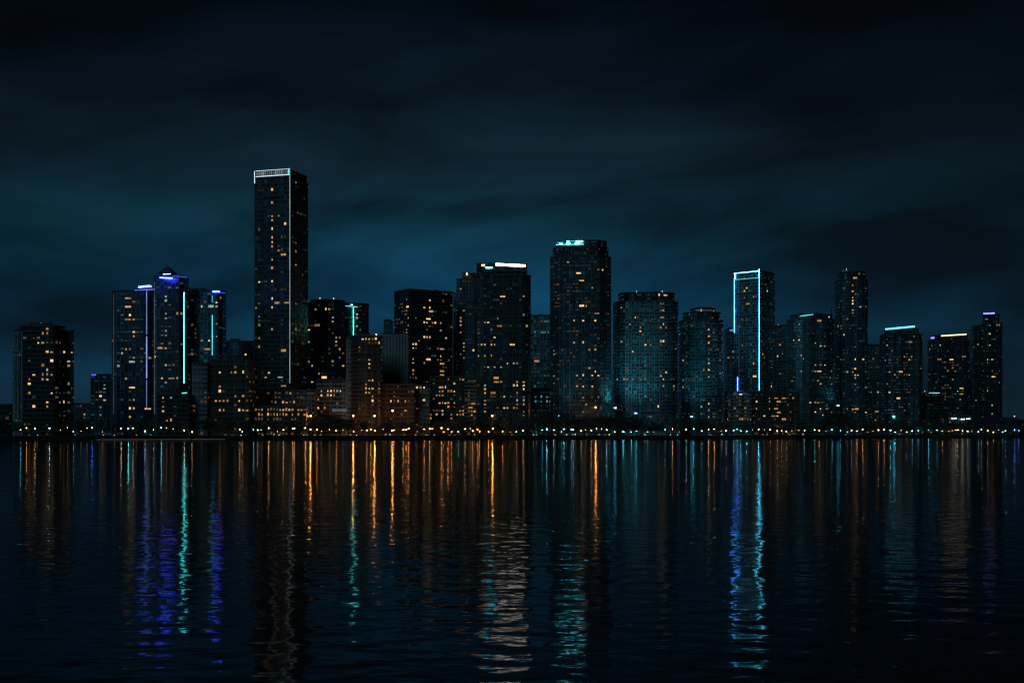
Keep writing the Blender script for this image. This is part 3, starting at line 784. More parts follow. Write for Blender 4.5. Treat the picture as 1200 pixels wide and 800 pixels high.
# ---- podium below
d = shore(893) + 62
B = Building('brick_podium', 'wide low brown block with pale end wall, at the foot of the cyan framed tower', 'building', 893, d, 3.6, 2.9)
B.tier(fit(shape('rect', .5), 880, 937, d + 4), zb, Z(460, d - 10), 'brown', 'slab_brown', .12, .9)
B.tier(fit(shape('rect', .9), 849, 881, d), zb, Z(459, d - 15), 'grey', 'concrete', .12, .8, name='end_wing')
wins(B, 3.636, 780, 300, [(385,615,'b'),(415,678,'b'),(385,655),(470,600,'w'),(500,600,'w'),(440,600),(540,605),(480,625,'w'),(440,625),(360,690),(450,680,'w'),(480,680,'b'),(500,690,'w'),(445,655),(320,690,'w'),(265,690),(470,650,'w'),(475,665,'w'),(290,655),(310,680),(340,655)], 'orange')
B.dims(.22, ('dimo', 'dimw')); B.done()

# ---- teal tower behind
d = shore(915) + 230
B = Building('slim_teal_tower', 'slim teal tower rising behind the wide brown podium block', 'building', 915, d, 3.3, 3.2)
B.tier(fit(shape('rect', .8), 903, 930, d), zb, Z(383, d), 'teal', 'slab')
wins(B, 3.636, 780, 300, [(485,375),(482,425,'b'),(497,412),(490,500,'c')]); B.beacon(912, d, Z(380.5, d), 'white', .4)
B.dims(.2, ('dimt', 'dimw'), (4, 1)); B.done()

# ---- round topped tower with mast
d = shore(950) + 90
B = Building('cylinder_tower', 'round topped dark tower with a short teal roof strip and a thin mast', 'building', 950, d, 3.3, 3.0)
B.tier(fit(shape('round', .9, 0, .36), 922, 978, d), zb, Z(374, d - 20), 'condo', out=.2)
B.tier(fit(shape('round', .9, 0, .36), 926, 975, d), Z(374, d - 20) + 1.13, Z(368, d - 20), 'dark', out=.1, name='crown', par=.9)
B.wall_strip(938, 953, 370.2, 368.4, 'cyandim', .7, proud=.8)
B.mast(974.5, d, Z(374, d), Z(359, d), .9)
wins(B, 3.636, 780, 300, [(697,258,'b'),(648,275,'w'),(565,352),(545,352),(655,388,'bw'),(640,372),(675,378,'b'),(655,458,'w'),(675,458,'b'),(640,460),(645,488,'bw'),(638,488),(653,532,'b'),(655,548,'b'),(648,532),(540,535),(612,625,'b'),(637,625),(652,625),(640,657),(655,655,'b'),(672,683,'b'),(690,655),(705,662),(705,490),(704,515),(705,545),(577,430),(590,440),(580,490),(497,525),(565,292,'c')])
B.dims(.15, ('dimw', 'dimt'), (2, 3)); B.done()

# ---- tall slim
d = shore(998) + 85
B = Building('slender_tower', 'slender dark tower with rounded corners, second tallest beyond the cyan framed tower', 'building', 998, d, 3.3, 3.0)
B.tier(fit(shape('round', 1, 0, .28), 978.5, 1017, d), zb, Z(328, d - 18), 'condo', out=.2)
B.tier(fit(shape('round', 1, 0, .28), 982, 1014.5, d), Z(328, d - 18) + 1.13, Z(318, d - 16), 'dark', out=.1, name='crown', par=.9)
B.wall_strip(987, 994, 317, 317, 'faint', .6); B.beacon(992, d - 14, Z(315, d - 14), 'white', .4)
wins(B, S, 960, 300, [(142,95,'w'),(147,130),(147,147,'b'),(147,172,'b'),(147,192),(147,208,'b'),(147,223,'b'),(145,240),(80,300,'w'),(90,300),(107,335,'b'),(172,220),(150,438,'b'),(190,444,'b'),(148,480),(148,508,'b'),(160,510,'b'),(155,525),(150,540),(123,490),(137,492),(150,645,'w'),(137,645),(197,665,'b'),(150,660),(197,555),(120,655)])
B.dims(.15, ('dimw', 'dimt'), (2, 3)); B.done()

# ---- behind
d = shore(1026) + 220
B = Building('short_rear_tower', 'short plain tower between the slender tower and the one with the slanted teal roof bar', 'building', 1026, d, 3.3, 3.2)
B.tier(fit(shape('rect', .8), 1012, 1038, d), zb, Z(406, d), 'condo', 'slab')
wins(B, S, 960, 300, [(227,440),(222,575),(245,577,'b'),(240,660,'w'),(240,700)]); B.dims(.2, ('dimt', 'dimw'), (3, 2)); B.done()

# ---- slanted teal bar
d = shore(1056) + 90
B = Building('slant_bar_tower', 'dark tower topped by a slanted teal light bar', 'building', 1056, d, 3.3, 3.1)
B.tier(fit(shape('round', .8, 0, .18), 1031, 1081, d), zb, Z(392, d - 16), 'condo', 'slab_dark', out=.2)
cr = fit(shape('round', .8, 0, .14), 1036, 1077, d)
B.tier(cr, Z(392, d - 16) + 1.13, Z(384.8, d - 16), 'dark', out=.1, name='crown', par=.6)
y = min(p[1] for p in cr) - .6
B.strip('roof_light', (X(1037.5, y), y, Z(385.6, y)), (X(1072, y), y, Z(382.4, y)), 1.7, .5, 'cyandim')
for px in (1040, 1055, 1070): B.prism('bracket', [(X(px, y) - .3, y + .3), (X(px, y) + .3, y + .3), (X(px, y) + .3, y + 1.5), (X(px, y) - .3, y + 1.5)], Z(388, y), Z(385 - (px - 1037) * .08, y), MAT['metal'])
wins(B, S, 960, 300, [(290,375,'w'),(380,368,'w'),(395,368),(365,430),(283,440),(295,445),(340,487,'w'),(350,487),(320,500),(300,497),(395,428),(385,437),(336,612,'bw'),(295,585,'w'),(365,655),(290,545),(380,500),(405,340,'c')])
B.wall_strip(1046.5, 1048.5, 488, 488, 'cyanhi', 1.6, name='entrance_light', proud=1)
B.dims(.16, ('dimw', 'dimt'), (2, 3)); B.done()

# ---- low between
d = shore(1090) + 70
B = Building('low_dark_block', 'low dark block with a thin teal sign bar, beside the gold bar tower', 'building', 1090, d, 3.5, 3.2)
B.tier(fit(shape('rect', .5), 1074, 1104, d), zb, Z(461, d), 'black', 'slab_dark')
B.wall_strip(1088.5, 1101, 460.2, 460.2, 'cyandim', .5, name='sign_bar'); B.beacon(1083.7, d - 8, Z(458.5, d), 'white', .45)
wins(B, 7.5, 1040, 440, [(185,370)]); B.dims(.1, ('dimt', 'dimw')); B.done()

# ---- gold bar tower
d = shore(1112) + 95
B = Building('gold_bar_tower', 'dark tower with a gold light bar along its flat roof', 'building', 1112, d, 3.3, 3.1)
B.tier(fit(shape('round', .7, 0, .12), 1087, 1136, d), zb, Z(399, d - 16), 'dark', 'slab_dark', out=.15)
cr = fit(shape('rect', .7), 1091, 1134, d)
B.tier(cr, Z(399, d - 16) + 1.13, Z(392.4, d - 16), 'black', out=.1, name='crown', par=.5)
y = min(p[1] for p in cr) - .6
B.strip('roof_light', (X(1103, y), y, Z(393.4, y)), (X(1132.5, y), y, Z(391.6, y)), 1.2, .5, 'gold')
B.strip('roof_light', (X(1091, y), y, Z(396, y)), (X(1095, y), y, Z(395.5, y)), 1.6, .5, 'violet')
wins(B, S, 960, 300, [(470,390,'b'),(520,377),(555,437,'bw'),(610,432,'w'),(520,437),(505,440),(565,477),(575,495),(597,562,'bw'),(590,575),(597,590,'w'),(597,610),(575,592),(615,592,'w'),(545,490),(565,520),(480,380)])
B.wall_strip(1115, 1121, 490, 490, 'whitehi', 1.2, name='canopy_light', proud=3); B.wall_strip(1126, 1130.5, 491, 491, 'whitehi', 1.2, name='canopy_light', proud=3); B.wall_strip(1132.5, 1137, 490.5, 490.5, 'whitehi', 1.0, name='canopy_light', proud=3)
B.dims(.13, ('dimw', 'dimt'), (3, 2)); B.done()

# ---- last tower
d = shore(1156) + 85
B = Building('stepped_tower', 'stepped dark tower with a violet roof light, last tall one at the open water end', 'building', 1156, d, 3.3, 3.0)
B.tier(fit(shape('rect', .6), 1135.5, 1141, d + 20), zb, Z(386, d), 'pale', 'concrete', .1, .9, name='flank')
B.tier(fit(shape('rect', .9), 1139.5, 1152, d + 4), zb, Z(382, d), 'dark', 'slab_dark', name='wing')
B.tier(fit(shape('oct', .9, 0, .16), 1149.5, 1174.5, d), zb, Z(379, d - 10), 'dark', 'slab_dark', out=.2)
B.tier(fit(shape('oct', .8, 0, .16), 1151.5, 1171, d), Z(379, d - 10) + 1.13, Z(369, d - 10), 'black', out=.1, name='crown')
B.wall_strip(1152.5, 1165.5, 367.4, 366.8, 'violet', 1.5, proud=.6, name='roof_light')
wins(B, S, 960, 300, [(720,272,'w'),(725,288),(728,325,'b'),(728,378,'b'),(718,443,'b'),(737,443,'b'),(718,458),(735,510,'bw'),(733,490),(765,535),(680,380,'c'),(720,570,'c'),(735,640),(735,668,'b'),(763,300),(670,610,'c'),(762,295)])
B.dims(.10, ('dimw', 'dimt'), (3, 2)); B.done()

# ---- low fringe blocks
for (nm, lab, a, b, py, off, fac, wl) in (
    ('low_shed', 'low unlit shed at the outer edge of the shore before the first tower', -16, 15, 475, 120, 'black', []),
    ('low_warehouse', 'low dark warehouse between the first tower and the small blue lamp tower', 84, 108, 473.5, 300, 'dark', [(752, 328, 'b')]),
    ('ferry_terminal', 'low terminal with white lights beside the stepped violet topped tower', 1173, 1192, 490, 60, 'dark', [(980, 385, 'w')]),
    ('far_warehouse', 'low far warehouse at the open water end, beside the terminal', 1189, 1222, 492, 200, 'black', []),
):
    px = (a + b) / 2; d = shore(px) + off
    B = Building(nm, lab, 'building', px, d, 3.6, 4)
    B.tier(fit(shape('rect', .4), a, b, d), zb, Z(py, d), fac)
    if a > 1000: wins(B, 7.5, 1040, 440, wl)
    else: wins(B, 7.5, 0, 440, wl)
    if nm == 'ferry_terminal':
        B.mast(1188.8, d, Z(490, d), Z(486.5, d), .5); B.beacon(1188.8, d, Z(487.5, d), 'white', .7)
    B.dims(.06, ('dimw', 'dimt')); B.done()

# ------------------------------------------------------------------ shore, quay and water
SA, SB = Vector((X(0, 750), 750)), Vector((X(1200, 1300), 1300))
sd = (SB - SA).normalized(); sn = Vector((-sd.y, sd.x))        # sn points inland
def on_shore(t, off, z=0.0):
    p = SA + sd * t + sn * off
    return (p.x, p.y, z)
T0, T1 = -900.0, 3800.0
shore_len = (SB - SA).length
def sheet(name, pts, mat, kind='structure'):
    bm = bmesh.new(); bm.faces.new([bm.verts.new(p) for p in pts])
    bmesh.ops.recalc_face_normals(bm, faces=bm.faces)
    for f in bm.faces:
        if f.normal.z < 0: f.normal_flip()
    o = link(name, mesh_from(name, bm, mat)); o['kind'] = kind
    return o
g0, g1 = on_shore(T0, .3, GZ), on_shore(T1, .3, GZ)
sheet('ground', [g0, g1, (12000, 12000, GZ), (-12000, 12000, GZ), (-12000, g0[1], GZ)], MAT['ground'])
sheet('promenade', [on_shore(T0, .3, GZ + .004), on_shore(T1, .3, GZ + .004), on_shore(T1, 14, GZ + .004), on_shore(T0, 14, GZ + .004)], MAT['pave'])

bm = bmesh.new()
ang = math.atan2(sd.y, sd.x)
cw = SA + sd * (T0 + T1) / 2
add_box(bm, (cw.x, cw.y, (GZ - 1.5) / 2), (T1 - T0, .6, GZ + 1.5), ang)
sw = tag(link('wall', mesh_from('seawall', bm, MAT['seawall']), tag(empty('seawall', (0, 0, 0)), 'long dark stone seawall running along the whole waterfront', 'seawall')), None)
bm = bmesh.new()
add_box(bm, (cw.x, cw.y, GZ + .15), (T1 - T0, .9, .3), ang)
link('coping', mesh_from('coping', bm, MAT['seawall']), sw.parent)

# floating landing stage with a glowing strip added to make its edge pale
def dock(pa, pb, label):
    da, db = shore(pa) - 7, shore(pb) - 7
    A, Bp = Vector((X(pa, da), da, 0)), Vector((X(pb, db), db, 0)); mid = (A + Bp) / 2; L = (Bp - A).length
    a = math.atan2(Bp.y - A.y, Bp.x - A.x)
    r = tag(empty('landing_stage', (mid.x, mid.y, 0), a), label, 'landing stage')
    bm = bmesh.new(); add_box(bm, (0, 0, .55), (L, 4, .5)); link('deck', mesh_from('deck', bm, MAT['dock']), r)
    bm = bmesh.new(); add_box(bm, (0, 0, .15), (L * .98, 3.2, .3)); link('float', mesh_from('float', bm, MAT['seawall']), r)
    bm = bmesh.new(); add_box(bm, (0, -2.08, .68), (L, .12, .22)); link('added_edge_glow', mesh_from('added_edge_glow', bm, GLOW['dock']), r)
dock(112, 222, 'long low landing stage with an added glowing edge below the blue trimmed triple tower')
dock(224, 262, 'short low landing stage with an added glowing edge below the brown office block')

# ---- water: real wave slopes, evaluated at a fixed step so that far ripples stay rough
def water_mat():
    m, nt, out = new_mat('night_water')
    fr = N(nt, 'ShaderNodeFresnel'); fr.inputs['IOR'].default_value = 1.2
    df = N(nt, 'ShaderNodeBsdfDiffuse'); df.inputs['Color'].default_value = (.003, .007, .010, 1)
    b = N(nt, 'ShaderNodeBsdfGlossy'); b.inputs['Color'].default_value = (.50, .54, .55, 1); b.inputs['Roughness'].default_value = .06
    mx = N(nt, 'ShaderNodeMixShader'); nt.links.new(fr.outputs[0], mx.inputs[0]); nt.links.new(df.outputs[0], mx.inputs[1]); nt.links.new(b.outputs[0], mx.inputs[2])
    nt.links.new(mx.outputs[0], out.inputs[0])
    geo = N(nt, 'ShaderNodeNewGeometry'); P = geo.outputs['Position']
    def field(vec, sx, sy, detail, rot, w):
        mp = N(nt, 'ShaderNodeMapping'); mp.inputs['Scale'].default_value = (sx, sy, 1); mp.inputs['Rotation'].default_value = (0, 0, rot)
        mp.inputs['Location'].default_value = (w, w * .7, 0)
        nt.links.new(vec, mp.inputs['Vector'])
        nz = N(nt, 'ShaderNodeTexNoise'); nz.noise_dimensions = '2D'
        nz.inputs['Scale'].default_value = 1; nz.inputs['Detail'].default_value = detail; nz.inputs['Roughness'].default_value = .45
        nt.links.new(mp.outputs[0], nz.inputs['Vector'])
        return nz.outputs['Fac']
    def height(vec):
        h1 = math_n(nt, 'MULTIPLY', field(vec, .75, .85, 1.0, .06, 3), 0.036)     # slow undulation
        h2 = math_n(nt, 'MULTIPLY', field(vec, 2.4, 3.4, 1.0, -.10, 11), 0.0060)    # wavelets
        return math_n(nt, 'ADD', h1, h2)
    e = .05
    h0 = height(P); hx = height(vmath(nt, 'ADD', P, (e, 0, 0))); hy = height(vmath(nt, 'ADD', P, (0, e, 0)))
    gx = math_n(nt, 'MULTIPLY', math_n(nt, 'SUBTRACT', h0, hx), 1 / e)
    gy = math_n(nt, 'MULTIPLY', math_n(nt, 'SUBTRACT', h0, hy), 1 / e)
    # calm and ruffled patches
    pn = field(P, .006, .03, 2, .0, 40)
    amp = math_n(nt, 'MULTIPLY_ADD', pn, 1.0, .5)
    cb = N(nt, 'ShaderNodeCombineXYZ'); nt.links.new(math_n(nt, 'MULTIPLY', math_n(nt, 'MULTIPLY', gx, .62), amp), cb.inputs[0]); nt.links.new(math_n(nt, 'MULTIPLY', gy, amp), cb.inputs[1]); cb.inputs[2].default_value = 1
    nrm = vmath(nt, 'NORMALIZE', cb.outputs[0])
    for q in (b, fr, df): nt.links.new(nrm, q.inputs['Normal'])
    return m
sheet('water', [(-12000, -1500, 0), (12000, -1500, 0), (12000, 12000, 0), (-12000, 12000, 0)], water_mat())

# ------------------------------------------------------------------ landmarks used to tell repeats apart
ZONES = [(100, 'the first dark condominium tower'), (131, 'the small blue lamp tower'), (222, 'the blue trimmed triple tower'), (297, 'the brown office block'),
         (362, 'the tallest skyscraper'), (412, 'the grey low office'), (448, 'the brown slab tower'), (487, 'the dark brick block'), (504, 'the beige block'), (557, 'the brown apartments'),
         (622, 'the warm white crown tower'), (645, 'the teal podium'), (717, 'the octagonal tower'), (795, 'the broad rounded tower'), (848, 'the domed tower'),
         (937, 'the wide brown podium'), (978, 'the round topped mast tower'), (1017, 'the slender tower'), (1082, 'the slanted teal bar tower'), (1137, 'the gold bar tower'), (1175, 'the stepped violet topped tower'), (9999, 'the low terminal')]
ORD = 'first second third fourth fifth sixth seventh eighth ninth tenth eleventh twelfth thirteenth fourteenth fifteenth sixteenth'.split()
def zone(px):
    for e, n in ZONES:
        if px < e: return n

def label_run(items, fmt):
    """items: (px, key); a label for each that counts along the quay within its landmark and look"""
    items = sorted(items); seen = {}; tot = {}
    for px, key, *_ in items: tot[(zone(px), key)] = tot.get((zone(px), key), 0) + 1
    out = []
    for it in items:
        k = (zone(it[0]), it[1]); seen[k] = seen.get(k, 0) + 1
        if tot[k] == 1: out.append((it, fmt(it[1], None, k[0])))
        else: out.append((it, fmt(it[1], ORD[min(15, seen[k] - 1)], k[0])))
    return out

# ------------------------------------------------------------------ trees
def crown_mesh(name, h, w, mat, seed, leaves=1100):
    rnd = random.Random(seed); bm = bmesh.new()
    lobes = []
    for _ in range(11):
        a = rnd.uniform(0, 2 * PI); r = w * .36 * math.sqrt(rnd.random())
        zc = h * rnd.uniform(.38, .84); k = rnd.uniform(.16, .30) * w * (1.15 - .5 * abs(zc / h - .55))
        lobes.append((Vector((r * math.cos(a), r * math.sin(a), zc)), k))
    for _ in range(leaves):
        c, k = rnd.choice(lobes)
        v = Vector((rnd.gauss(0, 1), rnd.gauss(0, 1), rnd.gauss(0, 1))).normalized() * k * rnd.uniform(.45, 1.12)
        v.z *= .8
        p = c + v; s = rnd.uniform(.28, .62)
        q = Vector((rnd.gauss(0, 1), rnd.gauss(0, 1), rnd.gauss(.4, 1))).normalized().to_track_quat('Z', 'Y').to_matrix()
        vs = [bm.verts.new(p + q @ Vector((x * s, y * s * .7, z))) for x, y, z in ((-1, 0, 0), (0, -.6, .12), (1, 0, 0), (0, .6, -.1))]
        bm.faces.new(vs)
    return mesh_from(name, bm, mat)

def trunk_mesh(name, h, seed):
    rnd = random.Random(seed); bm = bmesh.new()
    add_cone(bm, (0, 0, -.05), (rnd.uniform(-.2, .2), rnd.uniform(-.2, .2), h * .45), .32, .2, 8)
    for k in range(5):
        a = rnd.uniform(0, 2 * PI); r = h * rnd.uniform(.12, .22)
        add_cone(bm, (0, 0, h * rnd.uniform(.25, .42)), (r * math.cos(a), r * math.sin(a), h * rnd.uniform(.55, .8)), .14, .05, 6)
    return mesh_from(name, bm, MAT['bark'])

TREES = []
for k, (h, w, m) in enumerate(((11, 10, 'leaf'), (13, 12, 'leaf_dark'), (9, 9.5, 'leaf'), (15, 11, 'leaf_dark'), (12, 8, 'leaf'), (10, 12, 'leaf_dark'))):
    TREES.append((crown_mesh('crown', h, w, MAT[m], 30 + k), trunk_mesh('trunk', h, 60 + k), h))
# picture column, picture row of the top
tree_spots = [(3,490),(22,493),(38,494),(60,492),(76,493),(92,489),(104,492),(118,490),(133,493),(147,491),(163,489),(178,492),(194,494),(206,490),(240,490),(247,488),(256,491),(268,489),(283,492),(296,490),(309,491),(324,493),(341,491),(352,492),(368,489),(379,481),(387,484),(398,487),(408,489),(426,492),(448,493),(456,490),(468,491),(482,492),(497,494),(512,493),(527,492),(541,490),(553,489),(561,488),(569,489),(583,492),(597,493),(609,492),(627,481),(636,480),(645,481),(655,482),(664,486),(676,490),(685,487),(693,486),(704,485),(714,484),(723,485),(731,487),(741,488),(752,489),(763,492),(775,493),(787,490),(798,489),(808,489),(818,490),(828,490),(840,494),(853,494),(864,495),(876,493),(890,495),(905,496),(919,497),(938,492),(950,494),(961,492),(972,488),(984,480),(990,484),(1001,494),(1013,495),(1022,493),(1034,494),(1047,497),(1059,494),(1070,493),(1082,491),(1094,492),(1107,494),(1120,495),(1134,496),(1147,495),(1160,494),(1172,496),(1184,499),(1195,499)]
items = []
rt = random.Random(5)
for px, py in tree_spots:
    d = shore(px) + rt.uniform(17, 34)
    hh = Z(py, d) - GZ
    k = rt.randrange(6)
    items.append((px, ('tall' if hh > 15 else 'low' if hh < 9 else 'mid height') + (' dark green' if k % 2 else ' green'), d, hh, k))
for it, lab in label_run(items, lambda key, n, z: (f'{n} ' if n else '') + f'{key} tree in front of {z}'):
    px, key, d, hh, k = it
    cm, tm, h = TREES[k]; s = hh / h
    r = tag(empty('tree', (X(px, d), d, GZ), rt.uniform(0, 6.28)), lab, 'tree', 'trees along the waterfront promenade')
    r.scale = (s * rt.uniform(.95, 1.2),) * 2 + (s,)
    link('trunk', tm, r); link('crown', cm, r)

# ------------------------------------------------------------------ street lamps
LCOL = {'amber': ((1.0, .29, .06), 120), 'gold': ((1.0, .46, .19), 68), 'white': ((.60, .86, 1.0), 52), 'teal': ((.10, .78, .92), 130), 'blue': ((.08, .20, 1.0), 100), 'faint': ((1.0, .55, .28), 7), 'dull teal': ((.14, .75, .9), 45)}
LMAT = {k: glow_mat('lamp_' + k.replace(' ', '_'), c, s, .55, .001) for k, (c, s) in LCOL.items()}
def lamp_meshes(h):
    bm = bmesh.new()
    add_cone(bm, (0, 0, -.05), (0, 0, .5), .16, .13, 8); add_cone(bm, (0, 0, .5), (0, 0, h - .35), .085, .055, 8)
    add_cone(bm, (0, 0, h - .42), (0, 0, h - .3), .12, .2, 8)
    pole = mesh_from('pole', bm, MAT['pole'])
    bm = bmesh.new(); add_cone(bm, (0, 0, h + .3), (0, 0, h + .42), .3, .05, 8)
    cap = mesh_from('cap', bm, MAT['pole'])
    lan = {}
    for k in LCOL:
        bm = bmesh.new(); bmesh.ops.create_icosphere(bm, subdivisions=2, radius=.20, matrix=Matrix.Translation((0, 0, h)))
        lan[k] = mesh_from('globe', bm, LMAT[k])
    return pole, cap, lan
LP = lamp_meshes(4.9)
LAMPS = {
 'gold': [31, 41, 142, 216, 225, 281, 284, 315, 332, 343, 345, 430, 472.5, 503.5, 545, 554, 613, 681, 693, 699, 788, 837, 830.5, 902.5, 911, 916, 921.5, 960, 1004, 1011, 1023, 1029.5, 1036, 1104.5, 1120, 1122.5, 1128, 1157.5, 1164],
 'amber': [358, 364, 371.5, 394, 414.5, 434.5, 439.5, 459.5, 461.5, 476, 479, 497, 506.5, 517.5, 520, 525, 529, 559.5, 562, 577.5, 589, 605, 572.5],
 'white': [58, 156, 170, 180, 257, 302, 649, 672, 711, 804, 851, 943, 998, 1062.5, 1069, 1134, 1146.5, 1150, 1178.5],
 'teal': [150.5, 189, 629, 641, 661, 720.5, 731, 740, 813, 860, 868, 889, 875, 954.5, 1043.5, 1049, 1088],
 'blue': [108, 1189, 1194],
 'dull teal': [24, 86, 297, 537, 635.5, 658, 669.5, 729.5, 746, 759, 779.5, 822.5, 864, 975, 985, 993, 1076, 1098, 1175],
 'faint': [71, 79, 95, 102, 120, 195, 203, 306, 325, 377, 386, 402, 424, 449, 489, 551, 598, 686, 705, 766, 796, 845, 882, 896, 928, 936, 968, 1017, 1056, 1081, 1091, 1112, 1116, 1139, 1170],
}
items = [(px, k) for k, v in LAMPS.items() for px in v]
rl = random.Random(3)
word = {'faint': 'dim pale', 'white': 'cool white', 'gold': 'warm gold', 'amber': 'bright amber', 'teal': 'bright teal', 'blue': 'deep blue', 'dull teal': 'dull teal'}
for it, lab in label_run(items, lambda key, n, z: (f'{n} ' if n else '') + f'{word[key]} street lamp in front of {z}'):
    px, k = it
    d = shore(px) + rl.choice((3, 5, 8, 12, 18)) + rl.uniform(0, 3)
    r = tag(empty('street_lamp', (X(px, d), d, GZ)), lab, 'street lamp', 'globe street lamps along the quay')
    s = rl.choice((.62, .8, .9, 1, 1.1)) * rl.uniform(.93, 1.07); r.scale = (1, 1, s)
    link('pole', LP[0], r); link('cap', LP[1], r); link('globe', LP[2][k], r)

# knee high lights added to give low glints along the lit paving
bm = bmesh.new(); add_cone(bm, (0, 0, -.03), (0, 0, .75), .14, .12, 8); B_POST = mesh_from('post', bm, MAT['pole'])
bm = bmesh.new(); add_cone(bm, (0, 0, .75), (0, 0, 1.0), .13, .13, 8); bg_ = {}
for k, c, e in (('warm', (1.0, .66, .38), 5), ('pale', (.80, 1.0, .95), 6)):
    me = mesh_from('light_ring', bm.copy(), glow_mat('added_glint_' + k, c, e, 1.3, .001)); bg_[k] = me
bm.free()
PATH = [34, 38, 44, 88, 101, 121, 134, 152, 160, 177, 186, 264, 272, 279.5, 282.5, 308, 313, 321, 327, 353, 356, 360, 367, 369, 376, 379, 411, 418, 421, 452, 457, 468, 474, 487, 491, 500, 509, 512, 527, 533, 547, 556, 600, 603, 625, 628.5, 643, 651, 664, 667, 671, 674, 677, 687, 702, 706, 709, 714, 724, 742, 756, 783, 785.5, 794, 797, 833, 846, 879, 894, 899, 911.5, 925, 941, 967, 991, 1054, 1094, 1127]
PATH = [p for i, p in enumerate(PATH) if i % 3 != 1]
items = [(px, 'warm' if px < 625 or px > 895 else 'pale') for px in PATH]
for it, lab in label_run(items, lambda key, n, z: (f'{n} ' if n else '') + f'{key} low added glint light in front of {z}'):
    px, k = it
    d = shore(px) + rl.uniform(1.0, 2.4)
    r = tag(empty('added_glint', (X(px, d), d, GZ)), lab, 'path light', 'low glint lights added along the quay edge')
    r.scale = (rl.uniform(.9, 1.3),) * 2 + (rl.uniform(.7, 1.2),)
    link('post', B_POST, r); link('light_ring', bg_[k], r)

# tall lamps standing close to the walls they light
def light(kind, name, loc, col, energy, size=.3, rot=None, spot=None):
    ld = bpy.data.lights.new(name, kind); ld.color = col; ld.energy = energy
    ld.shadow_soft_size = size
    if kind == 'SPOT': ld.spot_size = spot; ld.spot_blend = 1.0
    o = bpy.data.objects.new(name, ld); C.objects.link(o); o.location = loc
    if rot: o.rotation_euler = rot
    return o
TALL = [(364, 487, 38, 'beside the lit terrace'), (414, 487, 47, 'between the grey low office and the brown slab tower'), (439, 487, 40, 'in front of the brown slab tower'), (460, 481, 38, 'in front of the dark brick block'), (577, 487, 50, 'below the warm white crown tower'), (698, 477, 48, 'among the trees below the octagonal tower')]
for px, py, off, where in TALL:
    d = shore(px) + off - 4
    z = Z(py, d)
    r = tag(empty('mast_lamp', (X(px, d), d, GZ)), f'tall amber mast lamp {where}', 'street lamp', 'tall amber mast lamps')
    bm = bmesh.new(); add_cone(bm, (0, 0, -.05), (0, 0, z - GZ - .4), .16, .09, 8); link('pole', mesh_from('pole', bm, MAT['pole']), r)
    bm = bmesh.new(); bmesh.ops.create_icosphere(bm, subdivisions=2, radius=.62, matrix=Matrix.Translation((0, 0, z - GZ))); link('globe', mesh_from('globe', bm, GLOW['orange']), r)
    bm = bmesh.new(); add_cone(bm, (0, 0, z - GZ + .6), (0, 0, z - GZ + .75), .5, .1, 8); link('cap', mesh_from('cap', bm, MAT['pole']), r)
    light('POINT', 'lamp_light', (X(px, d), d - .9, z), (1, .34, .07), 2600, .4)

# teal floodlights washing the towers from their feet
def flood(px, py, off, label, energy=60000, mat='cyanhi', col=(.10, .75, .95)):
    d = shore(px) + off; z = Z(py, d)
    r = tag(empty('floodlight', (X(px, d), d, GZ)), label, 'floodlight', 'teal floodlights at the tower feet')
    bm = bmesh.new(); add_cone(bm, (0, 0, 0), (0, 0, z - GZ - .8), .2, .14, 8); link('post', mesh_from('post', bm, MAT['pole']), r)
    bm = bmesh.new(); add_box(bm, (0, .3, z - GZ - .4), (1.9, .9, .7)); link('housing', mesh_from('housing', bm, MAT['metal']), r)
    bm = bmesh.new(); add_box(bm, (0, -.2, z - GZ + .1), (1.8, 1.2, .5)); link('lens', mesh_from('lens', bm, GLOW[mat]), r)
    light('SPOT', 'flood_light', (X(px, d), d, z + .8), col, energy, .5, (math.radians(180 - 14), 0, 0), math.radians(125))
flood(721, 478, 44, 'teal floodlight on a post at the near corner of the broad rounded tower', 26000)
flood(745, 484, 40, 'second teal floodlight, under the middle of the broad rounded tower', 24000)
flood(810.5, 488, 52, 'teal floodlight on a post at the foot of the domed tower', 34000)
flood(982, 475, 46, 'teal floodlight beside the foot of the slender tower', 8000)
flood(655, 487, 44, 'teal floodlight below the octagonal tower', 20000)
flood(868, 462, 60, 'blue floodlight on the podium under the cyan framed tower', 30000, 'bluehi', (.12, .5, 1.0))

# ------------------------------------------------------------------ sky
w = bpy.data.worlds.new('World'); scene.world = w; w.use_nodes = True
nt = w.node_tree; nt.nodes.clear()
out = nt.nodes.new('ShaderNodeOutputWorld')
tc = N(nt, 'ShaderNodeTexCoord'); sep = N(nt, 'ShaderNodeSeparateXYZ'); nt.links.new(tc.outputs['Generated'], sep.inputs[0])
az = math_n(nt, 'ARCTAN2', sep.outputs[0], sep.outputs[1])
el = math_n(nt, 'ARCSINE', sep.outputs[2])
ramp = N(nt, 'ShaderNodeValToRGB'); cr = ramp.color_ramp
elf = math_n(nt, 'MULTIPLY', el, 1 / .5, clamp=True)
nt.links.new(elf, ramp.inputs[0])
def lin(r, g, b): return tuple(((c / 255) / 12.92 if c / 255 <= .04045 else ((c / 255 + .055) / 1.055) ** 2.4) for c in (r, g, b)) + (1,)
stops = [(0.0, lin(22, 44, 60)), (.10, lin(12, 54, 77)), (.21, lin(7, 55, 82)), (.31, lin(11, 49, 66)), (.42, lin(13, 33, 44)), (.52, lin(6, 20, 30)), (.66, lin(1, 8, 15)), (1.0, lin(1, 5, 10))]
while len(cr.elements) < len(stops): cr.elements.new(.5)
for e, (p, c) in zip(cr.elements, stops): e.position = p; e.color = c
